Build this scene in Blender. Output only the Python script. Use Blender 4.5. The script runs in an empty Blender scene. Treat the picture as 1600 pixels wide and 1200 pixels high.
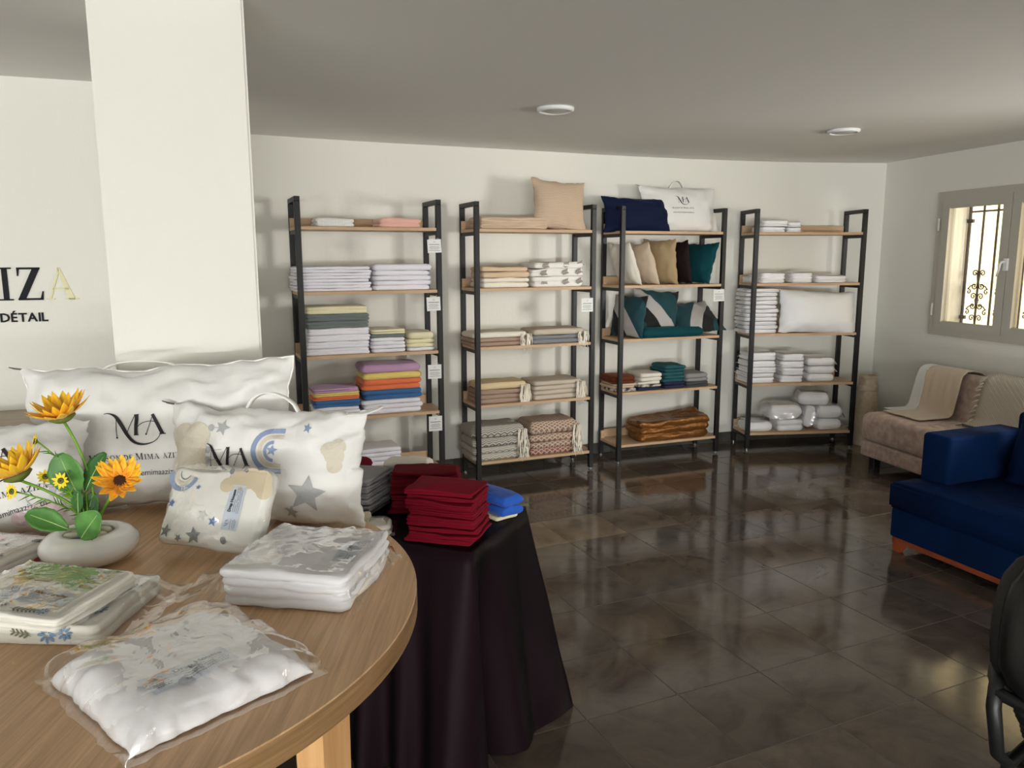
import bpy, bmesh, math, random
from mathutils import Vector, Matrix, noise
R = math.radians
rnd = random.Random(7)
scene = bpy.context.scene
COL = scene.collection

# ------------------------------------------------------------------ camera, light, exposure
def srgb(r, g, b):
    f = lambda c: (c / 255 / 12.92) if c / 255 <= 0.04045 else ((c / 255 + 0.055) / 1.055) ** 2.4
    return (f(r), f(g), f(b), 1.0)

cam_d = bpy.data.cameras.new('camera')
cam_d.sensor_width = 36.0
cam_d.lens = 36.0 * 1219.2 / 1600
cam_d.clip_start = 0.05
cam_d.clip_end = 200
cam = bpy.data.objects.new('camera', cam_d)
COL.objects.link(cam)
cp, sp = math.cos(R(9.19)), math.sin(R(9.19))
cr, sr = math.cos(R(0.168)), math.sin(R(0.168))
r0, u0, f0 = Vector((1, 0, 0)), Vector((0, sp, cp)), Vector((0, cp, -sp))
rt = r0 * cr - u0 * sr
up = r0 * sr + u0 * cr
cam.matrix_world = Matrix(((rt.x, up.x, -f0.x, 0), (rt.y, up.y, -f0.y, 0), (rt.z, up.z, -f0.z, 1.6), (0, 0, 0, 1)))
scene.camera = cam

w = bpy.data.worlds.new('sky')
scene.world = w
w.use_nodes = True
wn = w.node_tree.nodes
sky = wn.new('ShaderNodeTexSky')
sky.sky_type = 'NISHITA'
sky.sun_disc = False
sky.sun_elevation = R(48)
sky.sun_rotation = R(265)
w.node_tree.links.new(sky.outputs[0], wn['Background'].inputs[0])
wn['Background'].inputs[1].default_value = 0.22

def light(name, kind, loc, rot, energy, color, size=None, angle=None, spread=None):
    d = bpy.data.lights.new(name, kind)
    d.energy = energy
    d.color = color
    if size:
        d.shape = 'RECTANGLE'
        d.size, d.size_y = size
    if spread: d.spread = spread
    if angle:
        d.angle = angle
    o = bpy.data.objects.new(name, d)
    COL.objects.link(o)
    o.location = loc
    o.rotation_euler = rot
    return o
# added lamps in an invented shop front behind the camera, one aimed up
light('added_front_light', 'AREA', (.2, -9.9, 1.25), (R(90), 0, 0), 145, (1.0, 1.0, 0.97), (10.6, 2.1))
light('added_uplight', 'AREA', (.2, -9.85, .35), (R(136), 0, 0), 470, (1.0, 1.0, .97), (10.6, .6))  # added uplight brightening the near ceiling; no pavement is built
light('added_window_light', 'AREA', (4.82, 2.94, 1.62), (R(80), 0, R(54)), 86, (1.0, .985, .94), (1.5, 1.1), None, R(120))  # added lamp outside an invented window, angled to brighten the back wall
light('sun', 'SUN', (0, 0, 10), (R(0), R(-42), R(5)), 4.6, (1.0, 0.93, 0.80), angle=R(0.6))
scene.view_settings.view_transform = 'Standard'
scene.view_settings.look = 'None'
scene.view_settings.gamma = 1.0
scene.view_settings.use_curve_mapping = False
scene.view_settings.exposure = 0.96

# ------------------------------------------------------------------ materials
MATS = {}
class NT:
    def __init__(s, m):
        s.m = m; s.t = m.node_tree; s.b = s.t.nodes['Principled BSDF']
    def n(s, kind, **kw):
        x = s.t.nodes.new(kind)
        for k, v in kw.items():
            if hasattr(x, k): setattr(x, k, v)
            else: x.inputs[k].default_value = v
        return x
    def l(s, a, b): s.t.links.new(a, b)
    def coords(s, scale=(1, 1, 1), rot=(0, 0, 0)):
        tc = s.n('ShaderNodeTexCoord'); mp = s.n('ShaderNodeMapping')
        mp.inputs['Scale'].default_value = scale; mp.inputs['Rotation'].default_value = rot
        s.l(tc.outputs['Object'], mp.inputs[0]); return mp.outputs[0]
    def ramp(s, fac, stops, interp='LINEAR'):
        r = s.n('ShaderNodeValToRGB'); r.color_ramp.interpolation = interp
        e = r.color_ramp.elements
        while len(e) < len(stops): e.new(0.5)
        for k, (p, c) in enumerate(stops): e[k].position = p; e[k].color = c
        s.l(fac, r.inputs[0]); return r.outputs[0]
    def bump(s, h, strength, dist=0.01):
        b = s.n('ShaderNodeBump'); b.inputs['Strength'].default_value = strength; b.inputs['Distance'].default_value = dist
        s.l(h, b.inputs['Height']); s.l(b.outputs[0], s.b.inputs['Normal'])

def mat(name, c, rough=0.8, metal=0.0, sheen=0.0, spec=None, bump=None, vary=None, coat=0.0, sheen_tint=None):
    """bump=(noise scale, strength, distance); vary=(noise scale, other colour)"""
    if name in MATS: return MATS[name]
    m = bpy.data.materials.new(name); m.use_nodes = True
    T = NT(m); b = T.b
    b.inputs['Base Color'].default_value = c
    b.inputs['Roughness'].default_value = rough
    b.inputs['Metallic'].default_value = metal
    if sheen:
        b.inputs['Sheen Weight'].default_value = sheen
        b.inputs['Sheen Roughness'].default_value = 0.4
        if sheen_tint: b.inputs['Sheen Tint'].default_value = sheen_tint
    if spec is not None: b.inputs['Specular IOR Level'].default_value = spec
    if coat:
        b.inputs['Coat Weight'].default_value = coat; b.inputs['Coat Roughness'].default_value = 0.06
    if bump or vary:
        co = T.coords()
        if bump:
            n = T.n('ShaderNodeTexNoise'); n.inputs['Scale'].default_value = bump[0]; n.inputs['Detail'].default_value = 4
            T.l(co, n.inputs['Vector']); T.bump(n.outputs[0], bump[1], bump[2] if len(bump) > 2 else 0.002)
        if vary:
            n = T.n('ShaderNodeTexNoise'); n.inputs['Scale'].default_value = vary[0]; n.inputs['Detail'].default_value = 3
            T.l(co, n.inputs['Vector'])
            T.l(T.ramp(n.outputs[0], [(0.35, c), (0.65, vary[1])]), b.inputs['Base Color'])
    MATS[name] = m
    return m

def wood(name, c1, c2, axis=(3, 40, 40), rough=0.5, bumps=0.15, scale=1.0):
    m = bpy.data.materials.new(name); m.use_nodes = True; T = NT(m)
    co = T.coords(tuple(a * scale for a in axis))
    n = T.n('ShaderNodeTexNoise'); n.inputs['Scale'].default_value = 1.0; n.inputs['Detail'].default_value = 6; n.inputs['Roughness'].default_value = 0.65
    n.inputs['Distortion'].default_value = 0.3
    T.l(co, n.inputs['Vector'])
    T.l(T.ramp(n.outputs[0], [(0.3, c1), (0.7, c2)]), T.b.inputs['Base Color'])
    T.b.inputs['Roughness'].default_value = rough
    T.bump(n.outputs[0], bumps, 0.002)
    MATS[name] = m
    return m

def bands(name, stops, axis='X', scale=1.0, rough=0.75, distort=0.0, sheen=0.0, mode='SAW', rot=(0, 0, 0), bumps=0.0):
    """striped fabric: stops over one repeat of length 1/scale metres"""
    m = bpy.data.materials.new(name); m.use_nodes = True; T = NT(m)
    wv = T.n('ShaderNodeTexWave'); wv.wave_type = 'BANDS'; wv.bands_direction = axis; wv.wave_profile = mode
    wv.inputs['Scale'].default_value = scale * math.pi / 10
    wv.inputs['Distortion'].default_value = distort; wv.inputs['Detail'].default_value = 0; wv.inputs['Detail Scale'].default_value = 1.0
    T.l(T.coords(rot=rot), wv.inputs['Vector'])
    T.l(T.ramp(wv.outputs[1], stops, 'CONSTANT' if mode == 'SAW' else 'LINEAR'), T.b.inputs['Base Color'])
    T.b.inputs['Roughness'].default_value = rough
    if sheen: T.b.inputs['Sheen Weight'].default_value = sheen
    if bumps: T.bump(wv.outputs[1], bumps, 0.002)
    MATS[name] = m
    return m

def zigzag(name, c1, c2, px, pz, diamond=False):
    m = bpy.data.materials.new(name); m.use_nodes = True; T = NT(m)
    sx = T.n('ShaderNodeSeparateXYZ'); T.l(T.coords(), sx.inputs[0])
    def M(op, a, b=None):
        x = T.n('ShaderNodeMath'); x.operation = op
        for i, q in enumerate((a, b)):
            if q is None: continue
            if isinstance(q, (int, float)): x.inputs[i].default_value = q
            else: T.l(q, x.inputs[i])
        return x.outputs[0]
    tri = M('PINGPONG', M('MULTIPLY', sx.outputs[0], 1 / px), 0.5)
    yz = M('ADD', sx.outputs[2], M('MULTIPLY', sx.outputs[1], 1.0))
    v = M('MULTIPLY', yz, 1 / pz)
    if diamond: val = M('FRACT', M('ADD', M('MULTIPLY', tri, 1.6), M('MULTIPLY', M('PINGPONG', v, 0.5), 1.6)))
    else: val = M('FRACT', M('ADD', v, M('MULTIPLY', tri, 1.4)))
    T.l(T.ramp(val, [(0.0, c1), (0.5, c2)], 'CONSTANT'), T.b.inputs['Base Color'])
    T.b.inputs['Roughness'].default_value = 0.95
    MATS[name] = m
    return m

# plain paint, metals, woods
def plaster(name, c, scale, strength):
    m = mat(name, c, 0.85, spec=0.2)
    T = NT(m); co = T.coords()
    n = T.n('ShaderNodeTexNoise'); n.inputs['Scale'].default_value = scale; n.inputs['Detail'].default_value = 5
    n2 = T.n('ShaderNodeTexNoise'); n2.inputs['Scale'].default_value = 0.9; n2.inputs['Detail'].default_value = 3
    T.l(co, n.inputs['Vector']); T.l(co, n2.inputs['Vector'])
    a = T.n('ShaderNodeMath'); a.operation = 'ADD'; s2 = T.n('ShaderNodeMath'); s2.operation = 'MULTIPLY'; s2.inputs[1].default_value = 5.0
    T.l(n2.outputs[0], s2.inputs[0]); T.l(n.outputs[0], a.inputs[0]); T.l(s2.outputs[0], a.inputs[1])
    T.bump(a.outputs[0], strength, 0.01)
    return m
WALL = plaster('wall_paint', srgb(232, 231, 224), 60, 0.10)
CEIL = plaster('ceiling_paint', srgb(232, 231, 227), 30, 0.07)
CREAMWALL = plaster('sunlit_render', srgb(236, 214, 158), 30, 0.3)
BLACK = mat('black_metal', srgb(22, 22, 23), 0.45, spec=0.4)
STEEL = mat('steel', srgb(170, 170, 172), 0.3, metal=1.0)
OAK = wood('shelf_oak', srgb(186, 152, 118), srgb(206, 175, 142), (2.5, 30, 30), 0.55)
TABLE = wood('table_oak', srgb(190, 152, 112), srgb(232, 192, 148), (90, 3.0, 60), 0.42, 0.12)
TABLE_EDGE = wood('table_edge_oak', srgb(128, 96, 62), srgb(170, 134, 94), (4, 4, 110), 0.5, 0.12)
PINE = wood('pine', srgb(212, 158, 102), srgb(236, 192, 138), (26, 26, 1.6), 0.5, 0.1)
MAHOG = wood('mahogany', srgb(112, 48, 26), srgb(150, 72, 40), (6, 30, 30), 0.35, 0.1)
TAUPE = wood('taupe_wood', srgb(158, 144, 126), srgb(176, 162, 142), (2, 30, 30), 0.55)
WHITE_COTTON = mat('white_cotton', srgb(236, 235, 236), 0.9, bump=(9, 0.35, 0.006))
SHEET = mat('white_sheet', srgb(240, 239, 243), 0.75, bump=(14, 0.45, 0.006))
PILLOWCLOTH = mat('white_pillow_cloth', srgb(232, 231, 229), 0.7, bump=(6, 0.55, 0.012))
FRAME = mat('greige_window_paint', srgb(184, 181, 170), 0.4)
PLASTIC_WHITE = mat('white_plastic', srgb(232, 233, 234), 0.35)
INK = mat('black_ink', srgb(20, 20, 24), 0.6)
INKGREY = mat('grey_ink', srgb(96, 96, 104), 0.6)
PAPER = mat('white_paper', srgb(196, 204, 218), .6)
IRON = mat('wrought_iron', srgb(58, 48, 44), 0.6)

def towel(name, r, g, b):
    m = mat('towel_' + name, srgb(r, g, b), 0.95, sheen=0.25)
    T = NT(m)
    if not m.get('done'):
        co = T.coords()
        n = T.n('ShaderNodeTexNoise'); n.inputs['Scale'].default_value = 420; n.inputs['Detail'].default_value = 2
        n2 = T.n('ShaderNodeTexNoise'); n2.inputs['Scale'].default_value = 16; n2.inputs['Detail'].default_value = 3
        T.l(co, n.inputs['Vector']); T.l(co, n2.inputs['Vector'])
        a = T.n('ShaderNodeMath'); a.operation = 'MULTIPLY_ADD'; a.inputs[1].default_value = 4.0
        T.l(n2.outputs[0], a.inputs[0]); T.l(n.outputs[0], a.inputs[2])
        T.bump(a.outputs[0], 0.5, 0.002); m['done'] = 1
    return m
def velvet(name, r, g, b, sheen=0.35, rough=0.8, bump=(7, 0.7, 0.012)):
    return mat('velvet_' + name, srgb(r, g, b), rough, sheen=sheen, spec=.15, bump=bump, sheen_tint=srgb(min(255, r + 60), min(255, g + 60), min(255, b + 60)))

def film_material():
    m = bpy.data.materials.new('clear_film'); m.use_nodes = True
    t = m.node_tree; t.nodes.remove(t.nodes['Principled BSDF'])
    out = t.nodes['Material Output']
    tr = t.nodes.new('ShaderNodeBsdfTransparent'); tr.inputs[0].default_value = (0.99, 0.99, 0.985, 1)
    gl = t.nodes.new('ShaderNodeBsdfGlossy'); gl.inputs['Roughness'].default_value = 0.04
    gl.inputs['Color'].default_value = (1, 1, 1, 1)
    fr = t.nodes.new('ShaderNodeLayerWeight'); fr.inputs[0].default_value = .5
    pw = t.nodes.new('ShaderNodeMath'); pw.operation = 'POWER'; pw.inputs[1].default_value = 3.0
    mu = t.nodes.new('ShaderNodeMath'); mu.operation = 'MULTIPLY_ADD'; mu.inputs[1].default_value = .85; mu.inputs[2].default_value = 0.09
    mu.use_clamp = True
    mx = t.nodes.new('ShaderNodeMixShader')
    tc = t.nodes.new('ShaderNodeTexCoord')
    v = t.nodes.new('ShaderNodeTexNoise'); v.inputs['Scale'].default_value = 10; v.inputs['Detail'].default_value = 3; v.inputs['Distortion'].default_value = 1.2
    bp = t.nodes.new('ShaderNodeBump'); bp.inputs['Strength'].default_value = 0.5; bp.inputs['Distance'].default_value = 0.012
    L = t.links.new
    L(tc.outputs['Object'], v.inputs['Vector']); L(v.outputs[0], bp.inputs['Height'])
    L(bp.outputs[0], gl.inputs['Normal']); L(bp.outputs[0], fr.inputs['Normal'])
    L(fr.outputs[1], pw.inputs[0]); L(pw.outputs[0], mu.inputs[0]); L(mu.outputs[0], mx.inputs[0]); L(tr.outputs[0], mx.inputs[1]); L(gl.outputs[0], mx.inputs[2]); L(mx.outputs[0], out.inputs[0])
    return m
FILM = film_material()
def glass_material():
    m = bpy.data.materials.new('window_glass'); m.use_nodes = True
    t = m.node_tree; t.nodes.remove(t.nodes['Principled BSDF'])
    tr = t.nodes.new('ShaderNodeBsdfTransparent'); gl = t.nodes.new('ShaderNodeBsdfGlossy'); gl.inputs['Roughness'].default_value = 0.0
    fr = t.nodes.new('ShaderNodeLayerWeight'); fr.inputs[0].default_value = .5
    pw = t.nodes.new('ShaderNodeMath'); pw.operation = 'POWER'; pw.inputs[1].default_value = 4.0
    mu = t.nodes.new('ShaderNodeMath'); mu.operation = 'MULTIPLY_ADD'; mu.inputs[1].default_value = .8; mu.inputs[2].default_value = .06
    mx = t.nodes.new('ShaderNodeMixShader'); L = t.links.new
    L(fr.outputs[1], pw.inputs[0]); L(pw.outputs[0], mu.inputs[0]); L(mu.outputs[0], mx.inputs[0]); L(tr.outputs[0], mx.inputs[1]); L(gl.outputs[0], mx.inputs[2]); L(mx.outputs[0], t.nodes['Material Output'].inputs[0])
    return m
GLASS = glass_material()

# ------------------------------------------------------------------ object helpers
def link(name, me, m=None, parent=None, smooth=False, loc=None, rot=None):
    o = bpy.data.objects.new(name, me)
    COL.objects.link(o)
    if m is not None and not me.materials: me.materials.append(m)
    if smooth:
        for p in me.polygons: p.use_smooth = True
    if parent is not None: o.parent = parent
    if loc is not None: o.location = loc
    if rot is not None: o.rotation_euler = rot
    return o
def mk(name, vf, m=None, parent=None, smooth=False, loc=None, rot=None):
    me = bpy.data.meshes.new(name)
    me.from_pydata([tuple(v) for v in vf[0]], [], vf[1])
    me.update()
    return link(name, me, m, parent, smooth, loc, rot)
def tag(o, label, cat, group=None):
    o['label'] = label; o['category'] = cat
    if group: o['group'] = group
    return o
def thing(name, label, cat, loc=(0, 0, 0), rz=0.0, group=None):
    o = bpy.data.objects.new(name, None); COL.objects.link(o)
    o.empty_display_size = 0.05
    o.location = loc; o.rotation_euler = (0, 0, rz)
    return tag(o, label, cat, group)
def struct(o):
    o['kind'] = 'structure'; return o
def join(*vfs):
    V, F = [], []
    for v, f in vfs:
        k = len(V); V += list(v); F += [tuple(i + k for i in q) for q in f]
    return V, F
def xf(vf, mtx): return [mtx @ Vector(v) for v in vf[0]], vf[1]
def box(x0, x1, y0, y1, z0, z1):
    V = [(x, y, z) for z in (z0, z1) for x, y in ((x0, y0), (x1, y0), (x1, y1), (x0, y1))]
    return V, [(0, 3, 2, 1), (4, 5, 6, 7), (0, 1, 5, 4), (1, 2, 6, 5), (2, 3, 7, 6), (3, 0, 4, 7)]
def rbox(x0, x1, y0, y1, z0, z1, r=0.01, seg=2, sub=0):
    bm = bmesh.new(); V, F = box(x0, x1, y0, y1, z0, z1)
    vs = [bm.verts.new(v) for v in V]
    for f in F: bm.faces.new([vs[i] for i in f])
    if sub: bmesh.ops.subdivide_edges(bm, edges=bm.edges[:], cuts=sub, use_grid_fill=True)
    es = bm.edges[:] if not sub else [e for e in bm.edges if e.calc_face_angle(0) > 0.5]
    bmesh.ops.bevel(bm, geom=es, offset=r, segments=seg, profile=0.5, affect='EDGES')
    bm.verts.index_update()
    out = [v.co.copy() for v in bm.verts], [tuple(v.index for v in f.verts) for f in bm.faces]
    bm.free(); return out
def tube(pts, rad, sides=8, closed=False, flat=1.0):
    pts = [Vector(p) for p in pts]; n = len(pts); V, F = [], []
    up0 = None
    for i, p in enumerate(pts):
        a = pts[(i - 1) % n] if (closed or i > 0) else p
        b = pts[(i + 1) % n] if (closed or i < n - 1) else p
        t = (b - a).normalized() if (b - a).length > 1e-9 else Vector((0, 0, 1))
        if up0 is None:
            up0 = Vector((0, 0, 1)) if abs(t.z) < 0.9 else Vector((1, 0, 0))
        s = t.cross(up0)
        if s.length < 1e-6: s = t.orthogonal()
        s.normalize(); q = s.cross(t).normalized(); up0 = q
        r = rad[i] if isinstance(rad, (list, tuple)) else rad
        for k in range(sides):
            an = 2 * math.pi * k / sides
            V.append(p + s * (r * math.cos(an)) + q * (r * flat * math.sin(an)))
    for i in range(n if closed else n - 1):
        j = (i + 1) % n
        for k in range(sides):
            l = (k + 1) % sides
            F.append((i * sides + k, i * sides + l, j * sides + l, j * sides + k))
    if not closed:
        F.append(tuple(range(sides - 1, -1, -1))); F.append(tuple(range((n - 1) * sides, n * sides)))
    return V, F
def lathe(prof, n=32, cap0=True, cap1=True):
    V, F = [], []
    for r, z in prof:
        for k in range(n):
            a = 2 * math.pi * k / n; V.append((r * math.cos(a), r * math.sin(a), z))
    for i in range(len(prof) - 1):
        for k in range(n):
            l = (k + 1) % n; F.append((i * n + k, i * n + l, (i + 1) * n + l, (i + 1) * n + k))
    if cap0: F.append(tuple(range(n - 1, -1, -1)))
    if cap1: F.append(tuple(range((len(prof) - 1) * n, len(prof) * n)))
    return V, F
def sheet(fn, nu, nv, th=0.004):
    """solid cloth from a surface function fn(u,v), u,v in 0..1"""
    P = [[Vector(fn(i / nu, j / nv)) for j in range(nv + 1)] for i in range(nu + 1)]
    V = []; N = []
    for i in range(nu + 1):
        for j in range(nv + 1):
            du = P[min(i + 1, nu)][j] - P[max(i - 1, 0)][j]; dv = P[i][min(j + 1, nv)] - P[i][max(j - 1, 0)]
            q = du.cross(dv); N.append(q.normalized() if q.length > 1e-9 else Vector((0, 0, 1))); V.append(P[i][j])
    m = len(V); V2 = V + [V[k] - N[k] * th for k in range(m)]
    F = []; I = lambda i, j: i * (nv + 1) + j
    for i in range(nu):
        for j in range(nv):
            a, b, c, d = I(i, j), I(i + 1, j), I(i + 1, j + 1), I(i, j + 1)
            F.append((a, b, c, d)); F.append((a + m, d + m, c + m, b + m))
    for i in range(nu):
        for j in (0, nv):
            a, b = I(i, j), I(i + 1, j); F.append((a, a + m, b + m, b) if j == 0 else (b, b + m, a + m, a))
    for j in range(nv):
        for i in (0, nu):
            a, b = I(i, j), I(i, j + 1); F.append((b, b + m, a + m, a) if i == 0 else (a, a + m, b + m, b))
    return V2, F
def fbm(p, s): return noise.noise(Vector(p) * s)

# folded cloth: a rounded slab whose sides bulge once per fold
def slab(w, d, h, folds=1, seed=0, wob=0.004, r=0.025, dome=0.004, bulge=0.85, sag=None, flare=0.0, nc=4, ns=5):
    r = min(r, w * 0.3, d * 0.3); per = []
    for cx, cy, a0 in ((w / 2 - r, d / 2 - r, 0), (-w / 2 + r, d / 2 - r, 90), (-w / 2 + r, -d / 2 + r, 180), (w / 2 - r, -d / 2 + r, 270)):
        for k in range(nc):
            a = R(a0 + 90 * k / (nc - 1)); per.append((cx + r * math.cos(a), cy + r * math.sin(a)))
        n2 = {0: (-1, 0, w), 90: (0, -1, d), 180: (1, 0, w), 270: (0, 1, d)}[a0]
        L = n2[2] - 2 * r; x, y = per[-1]
        for k in range(1, ns): per.append((x + n2[0] * L * k / ns, y + n2[1] * L * k / ns))
    n = len(per); V = []; F = []
    hl = h / folds; prof = []
    for f in range(folds):
        for t in (0.03, 0.2, 0.5, 0.8, 0.97):
            ins = bulge * hl * 0.5 * (1 - math.sqrt(max(0, 1 - (2 * t - 1) ** 2)))
            prof.append((hl * (f + t), ins, f))
    def P(x, y, z, f, ins):
        L = math.hypot(x, y) + 1e-9
        sx = (abs(x) - ins) / (abs(x) + 1e-9) if abs(x) > ins else 0.5
        sy = (abs(y) - ins) / (abs(y) + 1e-9) if abs(y) > ins else 0.5
        q = Vector((x * 9 + seed * 3.1, y * 9 - seed * 1.7, f * 2.3 + seed + z * 14))
        wx = wob * (noise.noise(q) + .45 * noise.noise(q * 3.1)); wy = wob * (noise.noise(q + Vector((31, 7, 3))) + .45 * noise.noise(q * 3.1 + Vector((5, 9, 1))))
        z2 = z + (z / h) * (dome * (1 - (2 * x / w) ** 2) * (1 - (2 * y / d) ** 2) + wob * (0.8 * noise.noise(Vector((x * 8 + seed, y * 8, 3.3 + seed))) + .3 * noise.noise(Vector((x * 26 + seed, y * 26, seed))))) if h else z
        if sag: z2 += sag(x, y) * z / h
        return Vector((x * sx + wx + flare * (f % 2) * 0.5 * (1 if x > 0 else -1) * abs(x) / w, y * sy + wy, z2))
    rings = []
    for s in (0.5, 0.93): rings.append((s, prof[0][0] * 0.3, prof[0][1], 0))
    body = [(1.0, z, ins, f) for z, ins, f in prof]
    for s in (0.985, 0.93, 0.8, 0.55, 0.28): body.append((s, h, prof[-1][1], folds - 1))
    rings += body
    for s, z, ins, f in rings:
        for x, y in per: V.append(P(x * s, y * s, z, f, ins if s == 1.0 else ins * s))
    for i in range(len(rings) - 1):
        for k in range(n):
            l = (k + 1) % n; F.append((i * n + k, i * n + l, (i + 1) * n + l, (i + 1) * n + k))
    c0 = len(V); V.append(Vector((0, 0, 0.001))); c1 = len(V); V.append(P(0, 0, h, folds - 1, 0))
    for k in range(n):
        l = (k + 1) % n; F.append((c0, l, k)); F.append((c1, (len(rings) - 1) * n + k, (len(rings) - 1) * n + l))
    topz = lambda x, y: P(x, y, h, folds - 1, 0).z
    return (V, F), topz

# cushion standing in the x-z plane, front towards -y, centre at origin
class Cushion:
    def __init__(s, W, H, T, pinch=0.10, wr=0.006, seed=0, nu=28, nv=22, ex=2.6, pw=0.6):
        s.W, s.H, s.T, s.p, s.wr, s.seed, s.ex, s.pw = W, H, T, pinch, wr, seed, ex, pw
        s.nu, s.nv = nu, nv; s.bk = 1.0
    def at(s, u, v, side=-1, off=0.0):
        x = s.W / 2 * u * (1 - s.p * u * u * (1 - v * v)); z = s.H / 2 * v * (1 - s.p * v * v * (1 - u * u))
        t = s.T / 2 * (max(0, 1 - abs(u) ** s.ex) * max(0, 1 - abs(v) ** s.ex)) ** s.pw
        e = max(abs(u), abs(v))
        if t > 0:
            a = math.atan2(v, u)
            k = s.wr * (noise.noise(Vector((x * 14, z * 14, side * 3 + s.seed))) * (0.5 + e) + 1.2 * noise.noise(Vector((a * 5.0, e * 2.0, s.seed + side * 5))) * e * e)
            t = max(t + k * min(1, t / (s.wr * 3 + 1e-6)), t * 0.3)
        if side == 1: t *= s.bk
        edge = s.wr * (0.9 * noise.noise(Vector((u * 3 + s.seed, v * 3, 9))) + .5 * noise.noise(Vector((u * 9 + s.seed, v * 9, 4))))
        return Vector((x + edge * (abs(u) > 0.9), side * (t + off), z + edge))
    def xz(s, x, z, side=-1, off=0.0026):
        u, v = 2 * x / s.W, 2 * z / s.H
        for _ in range(6):
            q = s.at(u, v, side); u += (x - q.x) * 2 / s.W; v += (z - q.z) * 2 / s.H
            u = max(-1, min(1, u)); v = max(-1, min(1, v))
        return s.at(u, v, side, off)
    def mesh(s):
        V, F = [], []; nu, nv = s.nu, s.nv
        g = lambda k, n: math.sin(math.pi / 2 * (2 * k / n - 1) * 0.999) if 0 < k < n else (-1.0 if k == 0 else 1.0)
        idx = {}
        for side in (-1, 1):
            for i in range(nu + 1):
                for j in range(nv + 1):
                    b = i in (0, nu) or j in (0, nv)
                    if b and side == 1: idx[1, i, j] = idx[-1, i, j]; continue
                    idx[side, i, j] = len(V); V.append(s.at(g(i, nu), g(j, nv), side))
        for side in (-1, 1):
            for i in range(nu):
                for j in range(nv):
                    q = (idx[side, i, j], idx[side, i + 1, j], idx[side, i + 1, j + 1], idx[side, i, j + 1])
                    F.append(q if side == -1 else q[::-1])
        return V, F
    def rim(s, n=20):
        P = []
        for k in range(n): P.append(s.at(-1 + 2 * k / n, -1))
        for k in range(n): P.append(s.at(1, -1 + 2 * k / n))
        for k in range(n): P.append(s.at(1 - 2 * k / n, 1))
        for k in range(n): P.append(s.at(-1, 1 - 2 * k / n))
        return P

# ------------------------------------------------------------------ flat print (2D triangles laid on a surface)
def tri2d(polys):
    V, F = [], []
    for poly in polys:
        k = len(V); V += [tuple(p) for p in poly]
        for i in range(1, len(poly) - 1): F.append((k, k + i, k + i + 1))
    return V, F
def star(cx, cy, r, rot=0, inner=0.45):
    pts = [(cx + (r if k % 2 == 0 else r * inner) * math.sin(rot + math.pi * k / 5), cy + (r if k % 2 == 0 else r * inner) * math.cos(rot + math.pi * k / 5)) for k in range(10)]
    return [[(cx, cy), pts[k], pts[(k + 1) % 10]] for k in range(10)]
def disc(cx, cy, rx, ry=None, n=16, rot=0):
    ry = ry or rx; c, s = math.cos(rot), math.sin(rot)
    P = [(math.cos(2 * math.pi * k / n) * rx, math.sin(2 * math.pi * k / n) * ry) for k in range(n)]
    P = [(cx + x * c - y * s, cy + x * s + y * c) for x, y in P]
    return [[(cx, cy), P[k], P[(k + 1) % n]] for k in range(n)]
def stroke(pts, widths):
    n = len(pts); out = []; L = []
    if not isinstance(widths, (list, tuple)): widths = [widths] * n
    for i, (x, y) in enumerate(pts):
        a = pts[max(i - 1, 0)]; b = pts[min(i + 1, n - 1)]
        dx, dy = b[0] - a[0], b[1] - a[1]; l = math.hypot(dx, dy) or 1; wd = widths[i] / 2
        L.append(((x - dy / l * wd, y + dx / l * wd), (x + dy / l * wd, y - dx / l * wd)))
    for i in range(n - 1): out.append([L[i][0], L[i][1], L[i + 1][1], L[i + 1][0]])
    return out
def arc(cx, cy, r, a0, a1, wd, n=14, ry=None):
    return stroke([(cx + r * math.cos(R(a0 + (a1 - a0) * k / n)), cy + (ry or r) * math.sin(R(a0 + (a1 - a0) * k / n))) for k in range(n + 1)], wd)
def catmull(pts, ws, sub=5):
    P, Wd = [], []; n = len(pts)
    for i in range(n - 1):
        p0, p1, p2, p3 = pts[max(i - 1, 0)], pts[i], pts[i + 1], pts[min(i + 2, n - 1)]
        for k in range(sub):
            t = k / sub
            f = lambda a, b, c, d: 0.5 * (2 * b + (c - a) * t + (2 * a - 5 * b + 4 * c - d) * t * t + (3 * b - a - 3 * c + d) * t ** 3)
            P.append((f(p0[0], p1[0], p2[0], p3[0]), f(p0[1], p1[1], p2[1], p3[1]))); Wd.append(ws[i] + (ws[i + 1] - ws[i]) * t)
    P.append(pts[-1]); Wd.append(ws[-1]); return P, Wd
def monogram(cx, cy, s):
    """the MA monogram, width s, centred"""
    sw = [(0, 0), (.05, -.012), (.11, 0), (.17, .03), (.22, .085), (.30, .23), (.37, .36), (.45, .455), (.55, .51), (.66, .525), (.78, .495), (.87, .42), (.91, .32), (.885, .215), (.82, .16), (.72, .15), (.62, .175), (.55, .235), (.515, .31)]
    ww = [.008, .012, .02, .042, .058, .066, .062, .052, .04, .026, .015, .011, .011, .011, .011, .011, .011, .011, .011]
    P, Wd = catmull(sw, ww)
    polys = stroke(P, Wd)
    polys += stroke([(.2, .08), (.187, .40)], .010) + disc(.187, .40, .016, n=8)
    polys += stroke([(.375, .31), (.505, .03)], .011)
    polys += stroke([(.53, .03), (.524, .37)], .058) + stroke([(.485, .365), (.565, .365)], .014) + stroke([(.49, .035), (.565, .03)], .014)
    polys += stroke([(.80, .045), (.68, .36)], .011) + disc(.68, .362, .014, n=8)
    polys += stroke([(.795, .035), (.94, .37)], [.05, .066]) + stroke([(.885, .367), (.995, .367)], .016)
    return [[(cx + (x - .5) * s, cy - (y - .25) * s) for x, y in p] for p in polys]

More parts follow.
